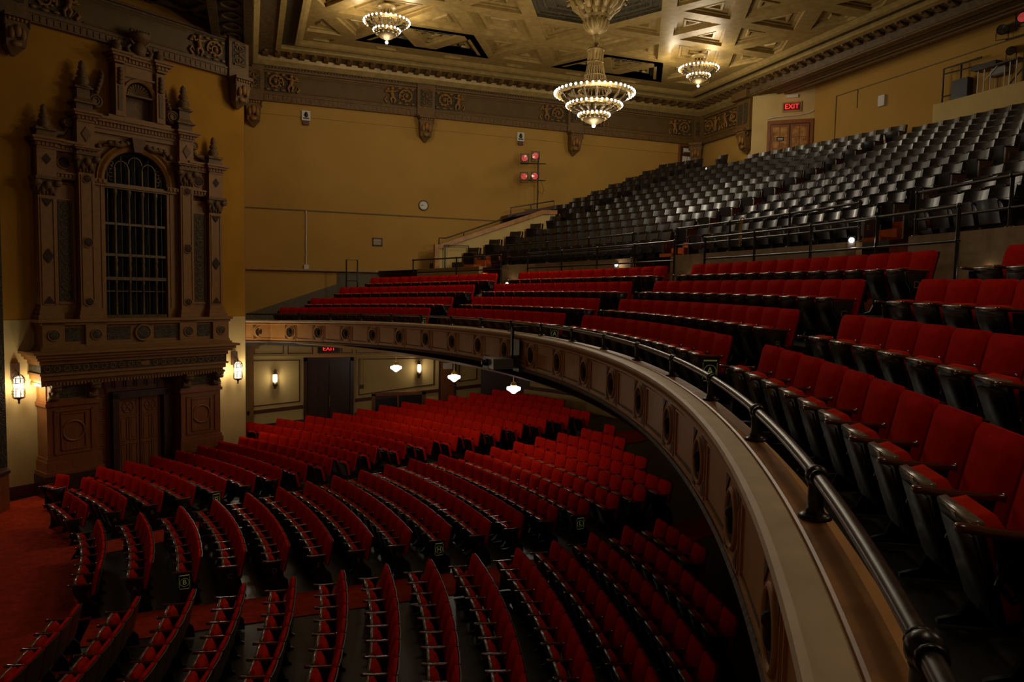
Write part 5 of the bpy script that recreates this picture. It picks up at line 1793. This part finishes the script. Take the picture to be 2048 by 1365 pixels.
# ------------------------------------------------------------------ sloping stair wall at the side, platform with stage lamps
m_ = MB().prism_y([(7.2, -.5), (12.3, -.5), (12.3, 3.34), (11.7, 3.30), (7.2, 1.66)], 28.45, 28.6)
sw = struct(m_, 'wall_stair', M_CREAM)
m_ = MB().prism_y([(7.15, 1.66), (7.15, 1.84), (11.65, 3.48), (12.35, 3.52), (12.35, 3.34), (11.72, 3.31)], 28.38, 28.66).box(7.02, 7.2, 28.36, 28.64, .1, 1.86)
struct(m_, 'stair_wall_cap', M_LEDGE, parent=sw)
t = thing('wall_handrail', 'sloping pipe handrail on brackets above the brown capped stair wall', 'handrail', (7.2, 28.45, 1.8))
MB().tube([(0, 0, .02), (0, 0, .32), (.3, 0, .33), (3.3, 0, 1.43)], .028, 8).obj('rail_pipe', M_PIPE, t)
for q in (.30, .78): MB().tube([(3.3*q+.05, 0, .33+1.1*(q-.09)), (3.3*q+.05, .02, .10+1.2*q)], .022, 6).obj('rail_bracket', M_PIPE, t)
m_ = MB().prism_y([(10.15, 3.08), (10.15, 3.22), (12.3, 3.74), (12.3, 3.60)], 28.5, 29.4)
t = tag(m_.obj('lamp_platform', M_DWOOD), 'dark plank platform above the stair wall carrying the stage lamp stand', 'platform')
m_ = MB()
m_.tube([(10.3, 28.55, 3.25), (10.3, 28.55, 3.52), (12.25, 28.55, 3.92), (12.25, 28.55, 3.6)], .03, 6).tube([(11.2, 28.55, 3.4), (11.2, 28.55, 3.72)], .025, 6)
m_.obj('platform_rail', M_PIPE, t)
LS = Vector((11.57, 28.75, 3.45))
t = thing('lamp_stand', 'black pole on the platform carrying four red stage lamps', 'stand', LS)
MB().tube([(0, 0, 0), (0, 0, 2.35)], .032, 8).obj('pole', M_BLACK, t)
MB().tube([(-.8, 0, 1.98), (.35, 0, 2.04)], .022, 6).tube([(-.75, 0, 1.28), (.35, 0, 1.33)], .022, 6).obj('cross_arms', M_BLACK, t)
m_ = MB()
for sx, sy in ((-.5, .25), (.5, .2), (-.1, -.35)): m_.tube([(0, 0, .10), (sx, sy, .06)], .018, 5)
m_.obj('stand_feet', M_BLACK, t)
MB().tube([(.15, .02, 1.3), (.30, .02, .95), (.22, .02, .75), (.05, .02, .9), (.02, .02, .5), (.03, .02, .1)], .010, 5).obj('cable', M_BLACK, t)
def stage_lamp(loc, rz, tilt, label, gel=M_GEL, r=.15, L=.34, front=True, grp='red stage lamps on the side wall stand'):
    t = thing('stage_lamp', label, 'stage lamp', loc, rz, grp)
    R_ = Matrix.Rotation(tilt, 4, 'X')
    m_ = MB().lathe([(0, L), (r*.55, L), (r*.8, L*.75), (r, L*.35), (r, 0), (r*.92, 0), (r*.92, .04)], 0, 0, 0, 18, 'y')
    MB().merge(m_, R_).obj('lamp_body', M_BLACK, t)
    if front:
        m_ = MB()
        q = r*1.18
        for (a, b, c, d) in ((-q, q, q*.88, q), (-q, q, -q, -q*.88), (-q, -q*.88, -q, q), (q*.88, q, -q, q)): m_.box(a, b, -.03, .02, c, d)
        for sx in (-1, 1):
            for sz in (-1, 1): m_.prism_y([(sx*q, sz*q), (sx*q*.45, sz*q), (sx*q, sz*q*.45)], -.025, -.01)
        MB().merge(m_, R_).obj('gel_frame', M_BLACK, t)
    m_ = MB().lathe([(0, .005), (r*.9, .015)], 0, 0, 0, 20, 'y')
    MB().merge(m_, R_).obj('red_gel', gel, t)
    MB().tube([(-r*1.05, L*.4, 0), (-r*1.05, L*.4, -r*1.5), (r*1.05, L*.4, -r*1.5), (r*1.05, L*.4, 0)], .014, 5).obj('yoke', M_BLACK, t)
stage_lamp((10.83, 28.45, 5.60), -.35, .12, 'upper left of four red stage lamps beside the gallery')
stage_lamp((11.30, 28.40, 5.72), -.18, .12, 'upper right of four red stage lamps beside the gallery')
stage_lamp((10.82, 28.45, 4.84), -.35, .12, 'lower left of four red stage lamps beside the gallery')
stage_lamp((11.29, 28.40, 4.88), -.18, .12, 'lower right of four red stage lamps beside the gallery')

# ------------------------------------------------------------------ orange carpeted stairs, step lamps
def stair(a_deg, R0, R1, z0, z1, n, wd, label, drift=0):
    m_ = MB(); nose = MB()
    for k in range(n):
        Ra, Rb = R0+(R1-R0)*k/n, R0+(R1-R0)*(k+1)/n
        zt = z0+(z1-z0)*(k+1)/n
        a = math.radians(a_deg(Ra) if callable(a_deg) else a_deg)
        h = wd/2/Ra
        q = [pol(Ra, a-h, 0), pol(Rb, a-h, 0), pol(Rb, a+h, 0), pol(Ra, a+h, 0)]
        s = S(a)
        m_.hexa([(x, y, zt-.25+s) for x, y, _ in q], [(x, y, zt+s) for x, y, _ in q])
    o = m_.obj('carpeted_steps', M_STAIR)
    return tag(o, label, 'steps', 'orange carpeted gallery steps')
def aisle_a(off): return lambda R: math.degrees(math.asin(off/R))
stair(aisle_a(25.25-.9-CY+.9), 25.02, 26.4, -.43, .77, 6, .95, 'orange carpeted steps up through the gallery wall, far end')
stair(aisle_a(3.35), 25.02, 26.4, -.43, .77, 6, 1.3, 'orange carpeted steps up through the gallery wall, middle opening')
stair(aisle_a(-4.4), 25.02, 26.4, -.43, .77, 6, 1.15, 'orange carpeted steps up through the gallery wall, near opening')
for off, lb in ((4.05, 'orange carpeted steps up the gallery aisle, middle and centre blocks'), (-2.95, 'orange carpeted steps up the gallery aisle, centre and near blocks'), (26.6-CY, 'orange carpeted steps up the gallery aisle beside the wall block')):
    stair(aisle_a(off), 26.55, 26.55+.765*11, .765, .765+.349*11, 22, .52, lb)
def step_lamp(p, label):
    t = thing('step_lamp', label, 'lamp', p, math.atan2(p[1], p[0])-PI/2, 'step lamps')
    MB().box(-.06, .06, .0, .08, -.09, .07).obj('lamp_housing', M_IRON, t)
    m_ = MB().ball((0, -.015, 0), .045, 10, (1, .6, 1)); m_.obj('lens', M_STEPL, t)
    MB().box(-.06, .06, -.02, .08, -.30, -.09).obj('lamp_foot', M_DWOOD, t)
    lamp('step_light', (0, -.16, -.02), P_STEP, C_COOL, .04, t)
for p, lb in (((8.06, 25.2, .62), 'bright step lamp by the far orange steps through the gallery wall'), ((8.2, 22.98, .28), 'bright step lamp low on the tan wall, far end of second red block'),
              ((9.72, 18.1, .82), 'bright step lamp left of the middle orange steps'), ((10.05, 15.0, .30), 'bright step lamp low on the tan wall, between middle red blocks'),
              ((9.9, 9.85, 1.02), 'bright step lamp left of the near orange steps'), ((9.4, 6.95, .42), 'brightest step lamp low on the tan wall, behind the nearest red row end'),
              ((15.47, 27.27, 4.17), 'tiny step lamp amid the far gallery seats, lower one'), ((18.84, 27.15, 5.58), 'tiny step lamp at the top of the far gallery seats'),
              ((17.66, 19.13, 4.14), 'tiny step lamp halfway up the middle gallery aisle'), ((20.4, 18.7, 5.5), 'tiny step lamp at the top of the middle gallery aisle'),
              ((15.17, 11.38, 2.84), 'bright step lamp partway up the near gallery aisle')):
    step_lamp(p, lb)

# ------------------------------------------------------------------ booth ledge at the top right: rail, table, chair, box, lamp pole
BX = 21.35
t = thing('booth_rail', 'black box rail at the end of the booth ledge', 'railing', (BX, 17.75, 6.42))
MB().tube([(0, 0, 0), (0, 0, 1.12), (0, -1.3, 1.12)], .03, 6).tube([(0, 0, .22), (0, -.6, .22)], .025, 6).tube([(0, -.62, 0), (0, -.62, 1.12)], .03, 6).tube([(0, 0, .95), (0, -1.3, .90)], .022, 6).obj('rail_pipe', M_BLACK, t)
tag(MB().box(BX-.05, BX+.2, 16.85, 17.4, 6.42, 7.05).obj('equipment_case', M_BLACK), 'black equipment case behind the booth rail', 'case')
t = thing('folding_table', 'folding table with thin metal legs on the booth ledge', 'table', (BX, 15.4, 6.42))
MB().box(-.15, .25, -.2, 1.2, .70, .745).obj('table_top', M_DWOOD, t)
for y in (-.1, .1, .9, 1.1): MB().tube([(-.05, y, 0), (-.05, y, .70)], .02, 6).obj('leg', M_WHITE, t)
MB().tube([(-.04, .9, .35), (-.04, .5, .70)], .015, 5).obj('brace', M_WHITE, t)
tag(MB().box(BX-.13, BX+.22, 15.9, 16.7, 7.17, 7.29).obj('control_desk', M_BLACK), 'grey control desk on top of the folding table', 'control desk')
t = thing('chair', 'pale backed chair under the folding table', 'chair', (BX, 15.9, 6.42))
MB().box(.0, .22, -.25, .25, .42, .46).obj('seat', M_DWOOD, t); MB().box(-.02, .01, -.22, .22, .46, .66).obj('backrest', M_PROJ, t)
for y in (-.22, .22): MB().tube([(-.02, y, 0), (-.02, y, .6)], .016, 5).obj('leg', M_WHITE, t); MB().tube([(.2, y, 0), (.2, y, .42)], .016, 5).obj('leg', M_WHITE, t)
t = thing('lamp_stand', 'tall black pole with stage lamps at the right edge of the booth', 'stand', (BX, 15.12, 6.42))
MB().tube([(0, 0, 0), (0, 0, 2.6)], .035, 8).obj('pole', M_BLACK, t)
MB().tube([(0, -.5, 2.35), (0, .6, 2.35)], .022, 6).tube([(0, -.4, 1.4), (0, .6, 1.4)], .022, 6).obj('cross_arms', M_BLACK, t)
m_ = MB()
for sy in (-.5, .45): m_.tube([(0, 0, .45), (0, sy, .02)], .018, 5)
m_.obj('stand_feet', M_BLACK, t)
stage_lamp((21.2, 15.15, 8.28), -1.2, .1, 'red stage lamp at the top right edge, on the booth pole', M_GEL, .15, .34, True, None)
M_LENS = mat('dark_lens', (.05, .035, .02), .1, var=.5, scale=20)
stage_lamp((21.2, 15.75, 8.12), -1.0, .25, 'dark stage lamp with glinting lens, left of the booth pole', M_LENS, .15, .62, False, None)
stage_lamp((21.2, 15.45, 7.40), -1.05, .35, 'long black tube lamp pointing down beside the booth pole', M_LENS, .12, .66, False, None)

# ------------------------------------------------------------------ projector hung on the balcony front
a = math.radians(2.6)
pp = Vector(pol(20.60, a, S(a)))
t = thing('projector', 'grey black video projector hung in front of the balcony', 'projector', (pp.x-.16, pp.y, pp.z-1.78), a+PI/2)
MB().box(-.30, .32, -.02, .42, -.09, .13).obj('shell', M_PROJ, t)
MB().box(.0, .325, -.03, .43, -.11, .11).obj('dark_side', M_BLACK, t)
MB().lathe([(.0, .52), (.06, .52), (.075, .44), (.075, .40)], .12, 0, .02, 14, 'y').obj('lens', M_BLACK, t)
t2 = thing('projector_bracket', 'black steel bracket hooked over the balcony rail above the projector', 'bracket', (pp.x, pp.y, pp.z-1.12), a+PI/2)
MB().box(-.06, .02, .02, .07, -.55, .14).box(-.06, .02, -.32, .07, .10, .14).box(-.12, .12, -.02, .12, -.56, -.52).obj('hook_arm', M_BLACK, t2)
MB().box(-.42, -.10, .03, .05, -.80, -.12).obj('mount_plate', M_BLACK, t2)

# ------------------------------------------------------------------ lift everything to floor level
for o in list(sc.objects):
    if o.parent is None and o is not cam:
        o.location.z += H
